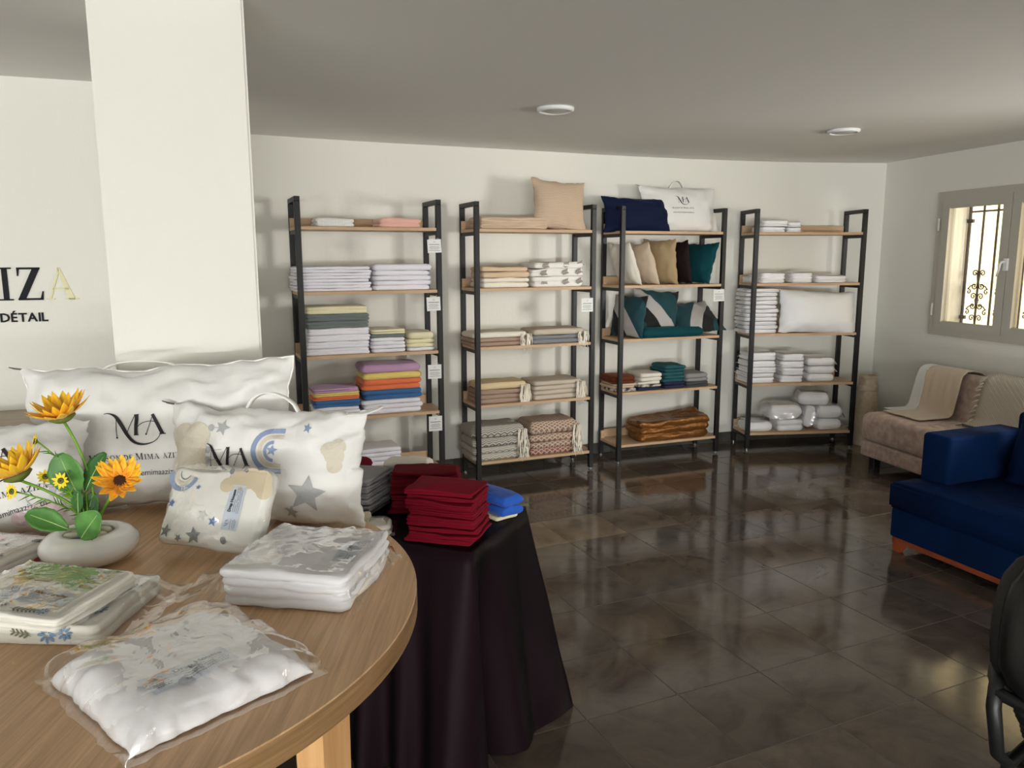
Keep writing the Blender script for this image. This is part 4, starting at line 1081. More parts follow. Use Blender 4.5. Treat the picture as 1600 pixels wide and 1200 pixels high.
packs(4, 4, .655, .15, .24, .22, [.068, .066, .072], 'right stack, fourth shelf, rightmost rack', 1)
packs(4, 5, .135, .14, .24, .22, [.085], 'lone leftmost pack on the bottom shelf, rightmost rack', 1)
z2 = packs(4, 5, .40, .14, .23, .22, [.100], 'under the bulging pack, bottom shelf, rightmost rack', 2)
packs(4, 5, .36, .14, .30, .24, [.125], 'bulging pack at left on top, bottom shelf, rightmost rack', 1, base=z2)
z3 = packs(4, 5, .755, .14, .22, .22, [.100, .110], 'right pile, bottom shelf, rightmost rack', 1)
packs(4, 5, .640, .16, .26, .22, [.115], 'topmost, tilted pack on the bottom shelf, rightmost rack', 1, base=z3, yaw=-12)
o, tz = pack('linen_pack', 'white linen in clear film standing upright between piles, bottom shelf, rightmost rack', .20, .19, .085, at(4, .60, .15, TIER[5] + .105), 0, 'film-wrapped white linen packs on the rightmost rack', 1, res=14, mar=.014)
o.matrix_world = Matrix.Translation(at(4, .625, .15, TIER[5] + .108)) @ Matrix.Rotation(ang(4), 4, 'Z') @ Matrix.Rotation(R(-82), 4, 'Y') @ Matrix.Rotation(R(90), 4, 'Z')
DOT = mat('jacquard_white', srgb(238, 238, 240), .55, bump=(7, .5, .01))
cushion('pillow', 'plump white pillow overhanging the middle shelf of the rightmost rack', 'pillow', DOT, .66, .36, .20, at(4, .585, .06, TIER[3] + .168), ang(4), 10, 3, pinch=.05, wr=.010, seed=17, nu=30, nv=24)

# ================================================================== things on the round table
cot = 'printed white carry-bag pillows'
def table_pillow(label, W, H, T, x, y, yaw, lean, seed, m=PILLOWCLOTH, roll=0, **k):
    zc = TZ + KS * H / 2 * math.cos(R(lean)) + .003
    o, cu = cushion('pillow', label, 'pillow', m, W, H, T, (x, y, zc), R(yaw), lean, roll, cot, seed=seed, nu=66, nv=48, k=KS, **k)
    return o, cu
o, cu = table_pillow('large white printed pillow standing behind the other two on the round table', .93, .50, .20, -1.049, 2.285, 2, 8, 51, pinch=.075, wr=.021, piping=PIPE, roll=-2.5, ex=3.2)
brand(o, cu, -.045, .035, .20); strap(o, cu, -.18, .06, .02, tilt=-.045); zipper(o, cu)
# star printed pillow
o, cu = table_pillow('star and cloud printed baby pillow bag with carry strap on the round table', .66, .375, .19, -.692, 2.140, -6, 9, 52, pinch=.05, wr=.018, ex=3.0, roll=1)
S_ = lambda x, z: cu.xz(x, z)
PB = mat('print_blue', srgb(140, 156, 188), .8); PG = mat('print_grey', srgb(176, 178, 180), .8); PC = mat('print_beige', srgb(214, 206, 190), .8); PDG = mat('print_dark_grey', srgb(128, 130, 134), .8); PBD = mat('print_deep_blue', srgb(92, 116, 168), .8)
cl = []
for dx, dz, rr in ((0, 0, .055), (-.028, .035, .04), (.025, .04, .042), (-.02, -.045, .045), (.028, -.05, .038), (-.04, 0, .035)): cl += disc(-.225 + dx, .055 + dz, rr, n=18)
lay('cloud_print', cl, S_, PC, o)
cl = []
for dx, dz, rr in ((0, 0, .03), (-.015, .02, .024), (.01, .03, .024), (.0, -.03, .024)): cl += disc(.245 + dx, .045 + dz, rr, n=14)
lay('cloud_print', cl, S_, PC, o)
lay('rainbow_print', arc(.055, .055, .062, 90, 270, .015) + stroke([(.055, .117), (.085, .117)], .015) + stroke([(.055, -.007), (.085, -.007)], .015), S_, PB, o)
lay('rainbow_print', arc(.058, .055, .044, 90, 270, .012) + stroke([(.058, .099), (.085, .099)], .012) + stroke([(.058, .011), (.085, .011)], .012), S_, PC, o)
lay('rainbow_print', arc(.060, .055, .028, 90, 270, .010), S_, PB, o)
lay('star_print', star(.165, -.075, .062, .15), S_, PG, o); lay('star_print', star(.055, .058, .018, .1), S_, PB, o); lay('star_print', star(.16, .13, .017, .2), S_, PB, o)
lay('star_print', star(-.115, .122, .026, .3) + star(.115, -.135, .024, .2) + star(-.19, -.12, .03, 0), S_, PG, o)
for dx, dz in ((-.155, .12), (-.16, .05), (-.16, .02)): lay('balloon_print', disc(dx, dz, .011) + stroke([(dx + .011, dz), (dx + .05, dz + .004)], .002), S_, PG, o)
brand(o, cu, -.095, .026, .163)
strap(o, cu, -.07, .10, .055)
# soft ear at the upper right corner
e = cu.at(.97, .93)
zz = mk('corner_ear', sheet(lambda u, v: (e.x - .05 + .105 * u + .008 * math.sin(v * 6), -.026 + .03 * u + .05 * (v - .5) * (1 - .4 * u) + .012 * math.sin(u * 5), e.z - .005 + .028 * u * u + .012 * math.sin(math.pi * v) * (1 - .3 * u)), 10, 8, .004), PILLOWCLOTH, o, True)
zipper(o, cu)
# third pillow, cut by the left edge
o, cu = table_pillow('white printed pillow at the left edge behind the pink printed pack', .62, .36, .16, -1.441, 2.045, 9, 22, 53, pinch=.05, wr=.016, ex=3.2)
brand(o, cu, .045, .03, .20, R(13))
FP = mat('print_faint_pink', srgb(214, 192, 196), .8); FV = mat('print_faint_violet', srgb(196, 190, 204), .8)
S3 = lambda x, z: cu.xz(x, z)
lay_each('floral_print', (disc(.22, -.11, .05, .03), disc(.15, -.13, .03, .02), disc(.24, .02, .02, .026)), S3, FP, o)
lay_each('floral_print', (arc(.2, -.06, .035, 20, 250, .002), arc(.26, -.01, .025, 90, 300, .002), disc(.235, -.045, .01, .02)), S3, FV, o)

# star printed fitted sheet in its sleeve, propped against the star pillow
tp = Matrix.Translation((-.748, 1.868, TZ + .010)) @ Matrix.Rotation(R(-13), 4, 'Z') @ Matrix.Rotation(R(60), 4, 'X')
PAD = mat('printed_cotton', srgb(232, 231, 226), .7, bump=(7, .5, .01))
o, tz = pack('sheet_pack', 'star printed fitted sheet in clear sleeve leaning on the star pillow', .325, .235, .062, (0, 0, 0), 0, None, 1, PAD, mars=(.012, .014, .014, .02), seed=61, res=34, dome=.014, crinkle=.007, r=.022, wob=.010, bulge=.6)
o.matrix_world = tp @ Matrix.Translation((0, .1065, 0)) @ Matrix.Scale(KS, 4)
ST = lambda x, y, off=.0015: Vector((x, y, tz(x, y) + off))
PK = lambda nm, p, m: lay(nm, p, ST, m, o, .012)
PK('rainbow_print', arc(-.115, .085, .043, 170, 350, .013), PB); PK('rainbow_print', arc(-.113, .088, .028, 165, 345, .008), PC); PK('rainbow_print', arc(-.110, .090, .018, 160, 340, .003), PDG)
PK('star_print', star(-.135, .0, .013, .1) + star(.02, -.045, .015, .2) + star(-.055, .05, .008), PBD)
PK('star_print', star(-.13, -.08, .021, .1) + star(-.035, -.088, .025, -.1) + star(-.082, -.098, .012, .5), PDG)
PK('star_print', star(-.105, .045, .017, .2) + star(-.015, -.03, .018, .3), mat('print_pale_grey', srgb(206, 206, 204), .8))
cl = []
for dx, dy, rr in ((0, 0, .034), (.035, .012, .032), (.07, .005, .034), (-.03, -.012, .022), (.085, -.02, .026)): cl += disc(.065 + dx, .075 + dy, rr, n=16)
PK('cloud_print', cl, mat('print_sand', srgb(208, 194, 166), .8))
PK('balloon_print', disc(.035, .106, .008, .010) + disc(.08, .108, .008) + disc(.058, -.094, .008, .011, rot=.6) + stroke([(.035, .097), (.034, .086)], .0015), PDG)
paper_label(o, ST, .071, .0, .130, .046, R(88), 'Drap Housse')

# front fitted sheet pack: a soft flat bag
def soft_pack(name, label, W, H, T, loc, rz, m, seed, wr=.016):
    A = Cushion(W, H, T, .02, wr, seed, 54, 50, 5.0, .42); A.bk = .12
    o = mk(name, ([Vector((v.x, v.z, -v.y)) for v in A.mesh()[0]], A.mesh()[1]), m, None, True, loc, (0, 0, rz)); tag(o, label, 'linen pack')
    B = Cushion(W + .045, H + .035, T + .010, .0, wr, seed, 66, 60, 7.0, .40); B.bk = .10
    V, F = B.mesh(); out = []
    for v in V:
        e = max(abs(v.x) / (W / 2), abs(v.z) / (H / 2)); cr = .0035 * (noise.noise(Vector((v.x * 22, v.z * 22, seed))) + .6 * noise.noise(Vector((v.x * 55, v.z * 55, seed + 3))))
        z = -v.y + (cr if v.y < 0 else 0) + (.006 * max(0, noise.noise(Vector((v.x * 16, v.z * 16, 2)))) if e > 1 else 0)
        out.append(Vector((v.x + cr * 1.5 * (e > .97), v.z + cr * 1.5 * (e > .97), max(z, -.006))))
    mk('plastic_sleeve', (out, F), FILM, o, True)
    def surf(x, y, off=.0015): off += .0015; q = A.xz(x, y, -1, 0); return Vector((q.x, q.z, -q.y + off))
    return o, surf
o, sf = soft_pack('sheet_pack', 'plain white fitted sheet in clear sleeve nearest the camera on the round table', .325, .320, .105, (-.585, 1.283, TZ + .008), R(-41), SHEET, 71, .0075)
paper_label(o, sf, .080, -.024, .148, .062, R(92), 'Drap Housse')
# stack of sheets in one sleeve
o, tz = pack('sheet_pack', 'thick stack of folded white sheets in clear sleeve near the table edge', .335, .345, .092, (-.466, 1.711, TZ + .0015), R(-9), None, 4, SHEET, k=KS, mars=(.125, .022, .012, .03), seed=81, res=42, dome=.010, crinkle=.007, r=.022, wob=.014, bulge=1.0)
paper_label(o, lambda x, y, off=.0015: Vector((x, y, tz(x, y) + off)), .118, .0, .160, .052, R(92), 'Drap Housse')
# floral sheet pack with pillowcases on top
FLC = mat('floral_ground', srgb(232, 230, 222), .6, bump=(9, .5, .008))
fx, fy, fr = -.975, 1.545, R(-3)
o, tz = pack('sheet_pack', 'blue floral printed sheet in clear sleeve at the left table edge', .42, .30, .046, (fx, fy, TZ + .0015), fr, None, 2, FLC, k=KS, mars=(.02, .07, .016, .02), seed=91, res=32, dome=.006, crinkle=.007, r=.02, wob=.008, bulge=.6)
h0 = (.046 + .014) * KS
def flower2(cx, cy, r, n=8): return sum([disc(cx + r * .62 * math.cos(2 * math.pi * k / n), cy + r * .62 * math.sin(2 * math.pi * k / n), r * .40, r * .17, 8, 2 * math.pi * k / n) for k in range(n)], [])
def sprig(cx, cy, L, a, n=5):
    out = stroke([(cx, cy), (cx + L * math.cos(a), cy + L * math.sin(a))], .0014)
    for k in range(1, n):
        px, py = cx + L * k / n * math.cos(a), cy + L * k / n * math.sin(a)
        for sg in (-1, 1): out += disc(px + .006 * math.cos(a + sg * 1.0), py + .006 * math.sin(a + sg * 1.0), .007, .0026, 6, a + sg * .8)
    return out
LEAFG = mat('print_olive', srgb(108, 112, 88), .7); FBL = mat('print_cornflower', srgb(112, 146, 186), .7); FDB = mat('print_navy', srgb(56, 76, 122), .7); FSG = mat('print_sage', srgb(176, 182, 150), .7)
SF = lambda x, y, off=.0022: Vector((x, y, tz(max(-.2, min(.2, x)), max(-.14, min(.14, y))) + off))
front = lambda x, z: Vector((x, -.1515, z))
lay_each('floral_print', (flower2(.095, .026, .022), flower2(.135, .030, .018), flower2(-.12, .03, .02)), front, FBL, o)
lay('floral_print', sprig(.06, .022, .05, 2.9) + sprig(-.09, .025, .06, .1) + sprig(-.15, .02, .05, 2.8), front, LEAFG, o)
lay_each('floral_print', (flower2(.13, -.10, .024), flower2(.17, -.07, .020)), SF, FBL, o); lay('floral_print', sprig(.17, .02, .06, 1.2) + sprig(.15, -.05, .05, 2), SF, LEAFG, o)
c2 = Vector((-.955, 1.497, 0))
o, tz2 = pack('pillowcase_pack', 'pair of floral pillowcases in clear sleeve on the floral sheet pack', .310, .262, .034, (c2.x, c2.y, TZ + h0), fr - R(9), None, 3, FLC, k=KS, mars=(.02, .02, .012, .015), seed=95, res=30, dome=.008, crinkle=.007, r=.016, wob=.007, bulge=.6)
SF2 = lambda x, y, off=.0018: Vector((x, y, tz2(x, y) + off))
lay('green_band_print', [[(-.12, .015), (.125, .01), (.125, .125), (-.11, .125)]], SF2, FSG, o, .02)
lay_each('floral_print', (flower2(.095, .075, .022), flower2(.06, .03, .012)), lambda x, y: SF2(x, y, .0028), mat('print_white', srgb(222, 224, 226), .7), o)
lay_each('floral_print', (flower2(-.075, -.105, .026), flower2(.10, -.105, .014)), SF2, FBL, o); lay('floral_print', flower2(-.105, -.118, .016), SF2, FDB, o)
lay('floral_print', sprig(-.05, -.10, .055, .1, 6) + sprig(-.10, -.12, .035, 3.4) + sprig(-.06, -.125, .03, -1.2) + sprig(.02, -.11, .07, .05, 7) + sprig(-.09, -.085, .03, 1.8), SF2, LEAFG, o)
paper_label(o, SF2, .030, -.050, .185, .055, R(0), "2 Taies d'oreiller")
# pink printed pack
o, tz = pack('sheet_pack', 'pink and white printed baby sheet set folded beside the vase', .36, .34, .058, (-1.328, 1.759, TZ + .0015), R(-12), None, 3, k=KS, m=mat('baby_print_ground', srgb(228, 222, 218), .7, bump=(8, .4, .008)), mars=(.015, .008, .012, .012), seed=97, res=28, dome=.010, crinkle=.004, r=.025, wob=.005)
SP = lambda x, y, off=.002: Vector((x, y, tz(x, y) + off))
PNK = mat('print_pink', srgb(208, 92, 112), .7); PPK = mat('print_pale_pink', srgb(224, 176, 180), .7)
lay('pink_print', arc(.10, -.02, .030, 200, 380, .026), SP, PNK, o, .012); lay('pink_print', disc(.098, -.012, .026, .02, rot=.5), lambda x, y: SP(x, y, .003), PPK, o, .012)
lay('pink_print', disc(.03, .11, .034, .028) + disc(-.02, -.03, .03), SP, PPK, o, .012); lay('pink_print', disc(.035, .04, .014, .011), SP, PNK, o, .012)
lay('line_print', stroke([(.05, .09), (.085, .03)], .0018) + stroke([(.04, .04), (.08, .035)], .0018) + arc(.12, .08, .016, 120, 330, .0022) + stroke([(.12, .064), (.15, .075)], .0018) + sprig(.14, .12, .03, .2) + sprig(.13, .0, .025, .6) + arc(.055, -.05, .014, 0, 330, .0022) + arc(.09, .115, .012, 0, 250, .0018) + sprig(.10, -.12, .04, .3), SP, mat('print_charcoal', srgb(92, 92, 94), .7), o, .012)
sideR = lambda y, z: Vector((.1815, y, z))
lay('pink_print', disc(-.10, .028, .014, .009) + disc(.10, .02, .018, .008), sideR, PNK, o, .012)
lay('line_print', arc(-.04, .028, .010, 0, 330, .0022) + arc(-.08, .02, .011, 20, 200, .0022), sideR, MATS['print_charcoal'], o, .012)

# ------------------------------------------------------------------ vase, pebbles, flowers
VX, VY = -1.049, 1.850
BQ = Vector((-1.205, 2.125, .835))   # bouquet drawing origin
CER = mat('white_glazed_ceramic', srgb(250, 250, 248), .12, coat=.6)
prof = [(.05, 0), (.075, .002), (.105, .012), (.126, .034), (.131, .05), (.126, .066), (.108, .082), (.085, .089), (.070, .0885), (.066, .084), (.066, .075), (.08, .06), (.08, .03), (.05, .02)]
o = mk('vase', lathe(prof, 48, True, True), CER, None, True, (VX, VY, TZ)); o.scale = (KS,) * 3; tag(o, 'low round white glazed ceramic vase holding pebbles and orange flowers', 'vase')
PEB = [mat('pebble_cream', srgb(216, 210, 190), .35, bump=(30, .2)), mat('pebble_grey', srgb(140, 146, 156), .35, vary=(20, srgb(88, 92, 100))), mat('pebble_white', srgb(228, 226, 216), .35)]
for k, (px, py, rx, ry, a, mi, lb) in enumerate(((-.036, -.028, .024, .017, .2, 2, 'cream white pebble at the left front of the vase mouth'), (.006, -.038, .026, .014, -.1, 1, 'grey streaked pebble at the front of the vase mouth'), (.040, -.018, .020, .014, .5, 0, 'cream pebble at the right front of the vase mouth'),
        (-.030, .022, .028, .015, .5, 0, 'long cream pebble at the left rear of the vase mouth'), (.034, .024, .024, .015, -.4, 0, 'cream pebble at the right rear of the vase mouth'), (.0, .006, .018, .016, 0, 1, 'grey pebble in the middle of the vase mouth'))):
    V, F = lathe([(.02 * 1e-2, -1), (.45, -.9), (.8, -.6), (1, -.1), (.95, .3), (.7, .72), (.35, .93), (.01, 1)], 14)
    V = [Vector((v[0] * rx * (1 + .12 * noise.noise(Vector((v[0], v[1], k * 3)))), v[1] * ry * (1 + .12 * noise.noise(Vector((v[1], v[2], k * 5)))), v[2] * .011)) * KS for v in V]
    tag(mk('pebble', (V, F), PEB[mi], None, True, (VX + px * KS, VY + py * KS, TZ + .0805 * KS), (0, 0, a)), lb, 'pebble', 'pebbles in the vase')
def petal_mat():
    m = mat('orange_petal', srgb(250, 168, 26), .6, sheen=.2); T = NT(m)
    g = T.n('ShaderNodeSeparateXYZ'); T.l(T.coords(), g.inputs[0])
    n = T.n('ShaderNodeTexNoise'); n.inputs['Scale'].default_value = 6; T.l(T.coords((6, 60, 6)), n.inputs['Vector'])
    a = T.n('ShaderNodeMath'); a.operation = 'MULTIPLY_ADD'; T.l(g.outputs[0], a.inputs[0]); a.inputs[1].default_value = 8; T.l(n.outputs[0], a.inputs[2])
    T.l(T.ramp(a.outputs[0], [(.30, srgb(226, 96, 12)), (.62, srgb(250, 160, 20)), (.95, srgb(255, 204, 40))]), T.b.inputs['Base Color'])
    return m
PETAL = petal_mat(); YP = mat('yellow_petal', srgb(250, 222, 44), .6); CENT = mat('brown_flower_centre', srgb(66, 34, 18), .95, bump=(300, 1, .003)); STEM = mat('green_stem', srgb(112, 158, 44), .5); LEAF = mat('leaf_green', srgb(96, 152, 72), .5, vary=(20, srgb(72, 124, 56))); LEAFD = mat('leaf_dark_green', srgb(52, 98, 48), .5, vary=(20, srgb(72, 120, 58))); VEIN = mat('leaf_vein', srgb(176, 206, 130), .5); CALYX = mat('calyx_green', srgb(98, 110, 42), .7)
def petal_mesh(L, W, cup):
    return sheet(lambda u, v: (u * L, (v - .5) * W * math.sin(math.pi * min(1, (.12 + .88 * u)) ** .8) ** .8 * 1.0, cup * u * u * L + .25 * W * (2 * (v - .5)) ** 2 * (1 - u) - .15 * cup * u ** 4 * L), 6, 4, .0008)
def flower(name, label, head, axis, r, base, bend, group, petal_m, n=13, cup=.5, layers=2, cr=.30, stem_r=.004, petalname='petal'):
    t = thing(name, label, 'flower', (VX, VY, TZ + .085 * KS), 0, group); t.scale = (KS,) * 3
    h = Vector(head) - BQ; ax = Vector(axis).normalized()
    q = Vector((0, 0, 1)).rotation_difference(ax).to_matrix().to_4x4()
    ms = []
    for l in range(layers):
        me = bpy.data.meshes.new('petal'); vf = petal_mesh(r * (1 - .16 * l), r * .42, cup + .35 * l); me.from_pydata([tuple(v) for v in vf[0]], [], vf[1]); me.materials.append(petal_m)
        for p in me.polygons: p.use_smooth = True
        ms.append(me)
    for l in range(layers):
        for k in range(n):
            o = bpy.data.objects.new('petal', ms[l]); COL.objects.link(o); o.parent = t
            a = 2 * math.pi * (k + .5 * l) / n + rnd.uniform(-.1, .1)
            o.matrix_local = Matrix.Translation(h) @ q @ Matrix.Rotation(a, 4, 'Z') @ Matrix.Translation((r * cr * .7, 0, .002 * l)) @ Matrix.Rotation(rnd.uniform(-.14, .10) - .1, 4, 'Y') @ Matrix.Scale(rnd.uniform(.85, 1.08), 4)
    o = mk('flower_centre', lathe([(r * cr * .75, -.002), (r * cr, .004), (r * cr * .8, r * .12), (r * cr * .3, r * .16)], 16), CENT, t, True); o.matrix_local = Matrix.Translation(h) @ q
    o = mk('calyx', lathe([(stem_r, -r * .30), (r * .30, -r * .20), (r * .48, -r * .06), (r * .42, .003)], 16), CALYX, t, True); o.matrix_local = Matrix.Translation(h) @ q
    b = Vector(base); e = h - ax * r * .28; c1 = b + Vector((bend[0], bend[1], (e.z - b.z) * .5)); pts = []
    for k in range(13):
        u = k / 12; pts.append(b * (1 - u) ** 2 + c1 * 2 * u * (1 - u) + e * u * u)
    mk('stem', tube(pts, [stem_r] * 13, 8), STEM, t, True)
    return t, pts
fg = 'orange flowers in the vase'
flower('flower', 'highest orange flower, seen from the side above the vase', (-1.247, 2.12, 1.172), (-.10, -.25, 1), .072, (.01, .01, -.01), (.03, 0), fg, PETAL, cup=.55)
flower('flower', 'left orange flower tilted towards the left edge', (-1.375, 2.10, 1.012), (-.30, -.15, .95), .080, (-.005, 0, -.01), (.03, 0), fg, PETAL, cup=.65)
flower('flower', 'right orange flower showing its dark brown centre', (-1.084, 2.085, .994), (.28, -.62, .62), .062, (.012, -.005, -.01), (.03, 0), fg, PETAL, cup=.5)
def needles(t, pts, n, L, seed, m):
    rg = random.Random(seed); pcs = []
    for k in range(n):
        u = .12 + .8 * k / n; i = min(len(pts) - 2, int(u * (len(pts) - 1))); p = pts[i].lerp(pts[i + 1], u * (len(pts) - 1) - i)
        d = (pts[i + 1] - pts[i]).normalized(); a = rg.uniform(0, 6.28); s = d.orthogonal().normalized(); s = Matrix.Rotation(a, 3, d) @ s
        l = L * rg.uniform(.6, 1.1); e = p + (d * .7 + s * .8) * l
        pcs.append(tube([p, p + (d * .5 + s * .5) * l * .6, e], [.0016, .0018, .0004], 4))
    mk('needle_leaves', join(*pcs), m, t)
yg = 'small yellow daisies in the vase'
for k, (hd, ax, bd, lb, sd) in enumerate((((-1.315, 2.10, 1.104), (-.7, -.5, .3), (.05, 0), 'small yellow daisy high on the left, turned away', 1), ((-1.237, 2.07, 1.000), (.05, -.95, .3), (.0, -.02), 'small yellow daisy in the middle facing the camera', 2),
        ((-1.374, 2.07, .970), (-.3, -.9, .2), (.02, 0), 'small yellow daisy low on the left', 3), ((-1.335, 2.16, .985), (.4, -.4, .5), (.02, .02), 'small yellow and orange daisy hidden behind the left stem', 4))):
    tt, pts = flower('daisy', lb, hd, ax, .019, (-.01 + .006 * k, .004, -.01), bd, yg, YP, n=11, cup=.15, layers=1, cr=.42, stem_r=.0022)
    needles(tt, pts, 34, .032, sd, STEM if k % 2 else mat('needle_green', srgb(86, 132, 44), .5))
# broad leaves on their own stems
def leaf(label, base, tip, width, face, m, lobes=5, curl=.15):
    t = thing('leaf_stem', label, 'leaf', (VX, VY, TZ + .085 * KS), 0, 'broad green leaves in the vase'); t.scale = (KS,) * 3
    b = Vector((.004, -.004, -.01)); b2 = Vector(base) - BQ; tp_ = Vector(tip) - BQ
    d = tp_ - b2; L = d.length; d.normalize(); nf = Vector(face); nf = (nf - d * nf.dot(d)).normalized(); s = d.cross(nf).normalized()
    def fn(u, v):
        wd = width * math.sin(math.pi * (.06 + .90 * u) ** 1.25) ** .7 * (1 + .10 * abs(math.sin(u * lobes * math.pi)) * (u > .25))
        q = b2 + d * (L * u) + s * ((v - .5) * wd) + nf * (-.28 * wd * (abs(v - .5) * 2) ** 2 * -1 * .5 - curl * L * u * u)
        return q
    lf = mk('leaf_blade', sheet(fn, 16, 8, .0009), m, t, True)
    mk('midrib', tube([fn(k / 10, .5) + nf * .0008 for k in range(10)], [.0018 - .00012 * k for k in range(10)], 5), VEIN, lf, True)
    mk('stem', tube([b, b.lerp(b2, .5) + Vector((0, 0, .01)), b2], .0024, 6), STEM, t, True)
leaf('large round leaf high in the middle of the bouquet', (-1.215, 2.11, .945), (-1.255, 2.09, 1.065), .088, (.1, -.95, .1), LEAF)
leaf('dark oval leaf pointing up to the right', (-1.20, 2.12, .955), (-1.150, 2.12, 1.065), .058, (-.4, -.8, .1), LEAFD)
leaf('leaf reaching out low on the left side', (-1.225, 2.06, .865), (-1.315, 2.03, .925), .062, (.25, -.7, .65), LEAF)
leaf('lobed leaf low on the right at the vase mouth', (-1.185, 2.05, .842), (-1.125, 2.02, .920), .075, (.15, -.9, .4), LEAF)
leaf('dark leaf deep in the middle of the bouquet', (-1.21, 2.13, .865), (-1.185, 2.12, .945), .05, (.2, -.9, .1), LEAFD)
leaf('small dark leaf beside the middle stem', (-1.215, 2.10, .90), (-1.198, 2.07, .965), .03, (.2, -.9, .2), LEAFD)

# ================================================================== things on the black table
RED = mat('dark_red_linen', srgb(122, 12, 34), .9, spec=.15, bump=(40, .4, .003)); RED2 = mat('deep_red_linen', srgb(98, 9, 26), .9, spec=.15, bump=(40, .4, .003))
def tpile(a, b, w, d, layers, where, yaw, kind='napkin', cat='napkin', wob=.005, jit=.006, group=None):
    c = bt(a * .924, b * .924); z = BT + .0015
    pile(0, 0, 0, w * .924, 0, d * .924, [(l[0] * .924,) + tuple(l[1:]) for l in layers], where, kind, cat, group, z, jit, None, ban + R(yaw), lambda k: c, wob=wob, crisp=.007)
tpile(.128, .100, .235, .17, [(.0165, RED, 'dark red folded napkin', 2)] * 10, 'tall front pile, black table', 6, wob=.009, jit=.011, group='dark red napkins on the black table')
tpile(.335, .335, .25, .15, [(.024, RED2, 'dark red folded napkin', 2)] * 6, 'rear pile, black table', 24, wob=.016, jit=.010, group='dark red napkins on the black table')
tpile(.545, .240, .14, .20, [(.022, GRC, 'grey folded napkin', 2)] * 6, 'grey pile, black table', 4, wob=.009, group='grey napkins on the black table')
tpile(.655, .250, .085, .20, [(.030, DGC, 'charcoal folded napkin', 1)] * 3, 'charcoal pile beside the grey one, black table', 10, wob=.008)
tpile(.700, .420, .09, .14, [(.045, RED2, 'dark red napkin', 1), (.03, SA1, 'sand napkin', 1), (.05, RED2, 'dark red napkin', 1)], 'leftmost pile, black table', 0, wob=.006)
tpile(.455, .415, .18, .08, [(.075, WHT2, 'white folded cloth', 2), (.085, WHT2, 'white folded cloth', 2)], 'at the back behind the red pile, black table', 8, 'cloth', 'cloth', .010)
CW = mat('cream_cloth', srgb(226, 216, 186), .85, bump=(12, .4, .006))
tpile(.10, .385, .25, .10, [(.014, CW, 'white folded cloth', 1), (.030, mat('royal_blue_towel', srgb(30, 88, 190), .95, sheen=.15, bump=(60, .6, .003)), 'royal blue folded towel', 1), (.034, MATS['royal_blue_towel'], 'royal blue folded towel', 1)], 'right rear corner, black table', -30, 'towel', 'towel', .008, .012)
tpile(.475, .055, .13, .09, [(.018, CW, 'cream folded cloth', 1), (.022, CW, 'cream folded cloth', 1)], 'front left, black table', 35, 'cloth', 'cloth', .008)
c = bt(.337, .042)
pack('napkin_pack', 'small grey-white napkin pack in film beside the front red pile', .085, .10, .035, (c[0], c[1], BT + .0015), ban + R(25), None, 2, WHT2, mar=.014, res=14)

# ================================================================== beige sofa with throws
BE = mat('beige_chenille', srgb(212, 190, 178), .95, sheen=.2, vary=(20, srgb(180, 156, 144)), bump=(18, .4, .006))
sa = math.atan2(RD.y, RD.x)
t = thing('sofa', 'beige chenille armless sofa along the right wall', 'sofa', (2.70, 5.90, 0), sa)
mk('base', rbox(0, 1.9, 0, .645, .085, .205, .018, 3), BE, t, True)
vf = rbox(-.01, 1.91, -.012, .64, .207, .425, .055, 5)
mk('seat_cushion', vf, BE, t, True)
V, F = rbox(0, 1.9, -.085, .085, 0, .42, .05, 5)
mk('backrest', ([Matrix.Rotation(R(-10), 3, 'X') @ v for v in V], F), BE, t, True, (0, .52, .335))
for x in (.1, 1.8):
    for y in (.06, .58): mk('leg', rbox(x - .03, x + .03, y - .03, y + .03, 0, .087, .004, 1), BLACK, t)
def drape(path, x0, x1, skew=0, amp=.006, seed=0, nx=20, th=.006, slope=0):
    P = [Vector((0, p[0], p[1])) for p in path]; ln = [0]
    for a, b in zip(P, P[1:]): ln.append(ln[-1] + (b - a).length)
    def pos(s):
        s *= ln[-1]
        for i in range(len(P) - 1):
            if s <= ln[i + 1] or i == len(P) - 2: f = (s - ln[i]) / (ln[i + 1] - ln[i]); return P[i].lerp(P[i + 1], min(1, f))
    def fn(u, v):
        q = pos(v); n_ = noise.noise(Vector((u * 5 + seed, v * 2.2, seed))); x = x0 + (x1 - x0) * u + skew * (v - .5) * (1 - 2 * u * .4)
        return (x, q.y - abs(n_) * amp * 2 - .002, q.z + amp * (.6 + n_))
    return sheet(fn, nx, 36, th)
THROW = mat('cream_fleece', srgb(216, 198, 174), .95, sheen=.5, bump=(10, .5, .008)); THROWW = mat('white_fleece', srgb(232, 230, 226), .95, sheen=.4, bump=(10, .4, .006))
def sp(y, z): return (y, z)
bpath = [(.665, .62), (.655, .73), (.625, .757), (.56, .772), (.50, .768), (.462, .74), (.445, .68), (.428, .57), (.412, .47), (.38, .440), (.30, .436), (.20, .434), (.12, .432)]
o = mk('throw_blanket', drape(bpath, .11, .46, -.05, .007, 3), THROW, None, True, (2.70, 5.90, 0), (0, 0, sa)); tag(o, 'beige fleece throw draped over the left of the beige sofa', 'throw')
mk('white_lining', drape([(a - .001, b - .0005) for a, b in bpath[:-1]], .03, .125, -.07, .006, 8, 10), THROWW, o, True)
WOV = bands('woven_cream', [(0, srgb(196, 186, 172)), (.5, srgb(216, 207, 194)), (1, srgb(196, 186, 172))], 'DIAGONAL', 45, .95, mode='SIN', bumps=.6)
p2 = [(.675, .60), (.664, .74), (.63, .768), (.56, .783), (.495, .778), (.455, .745), (.436, .68), (.418, .57), (.402, .47), (.37, .448), (.30, .444)]
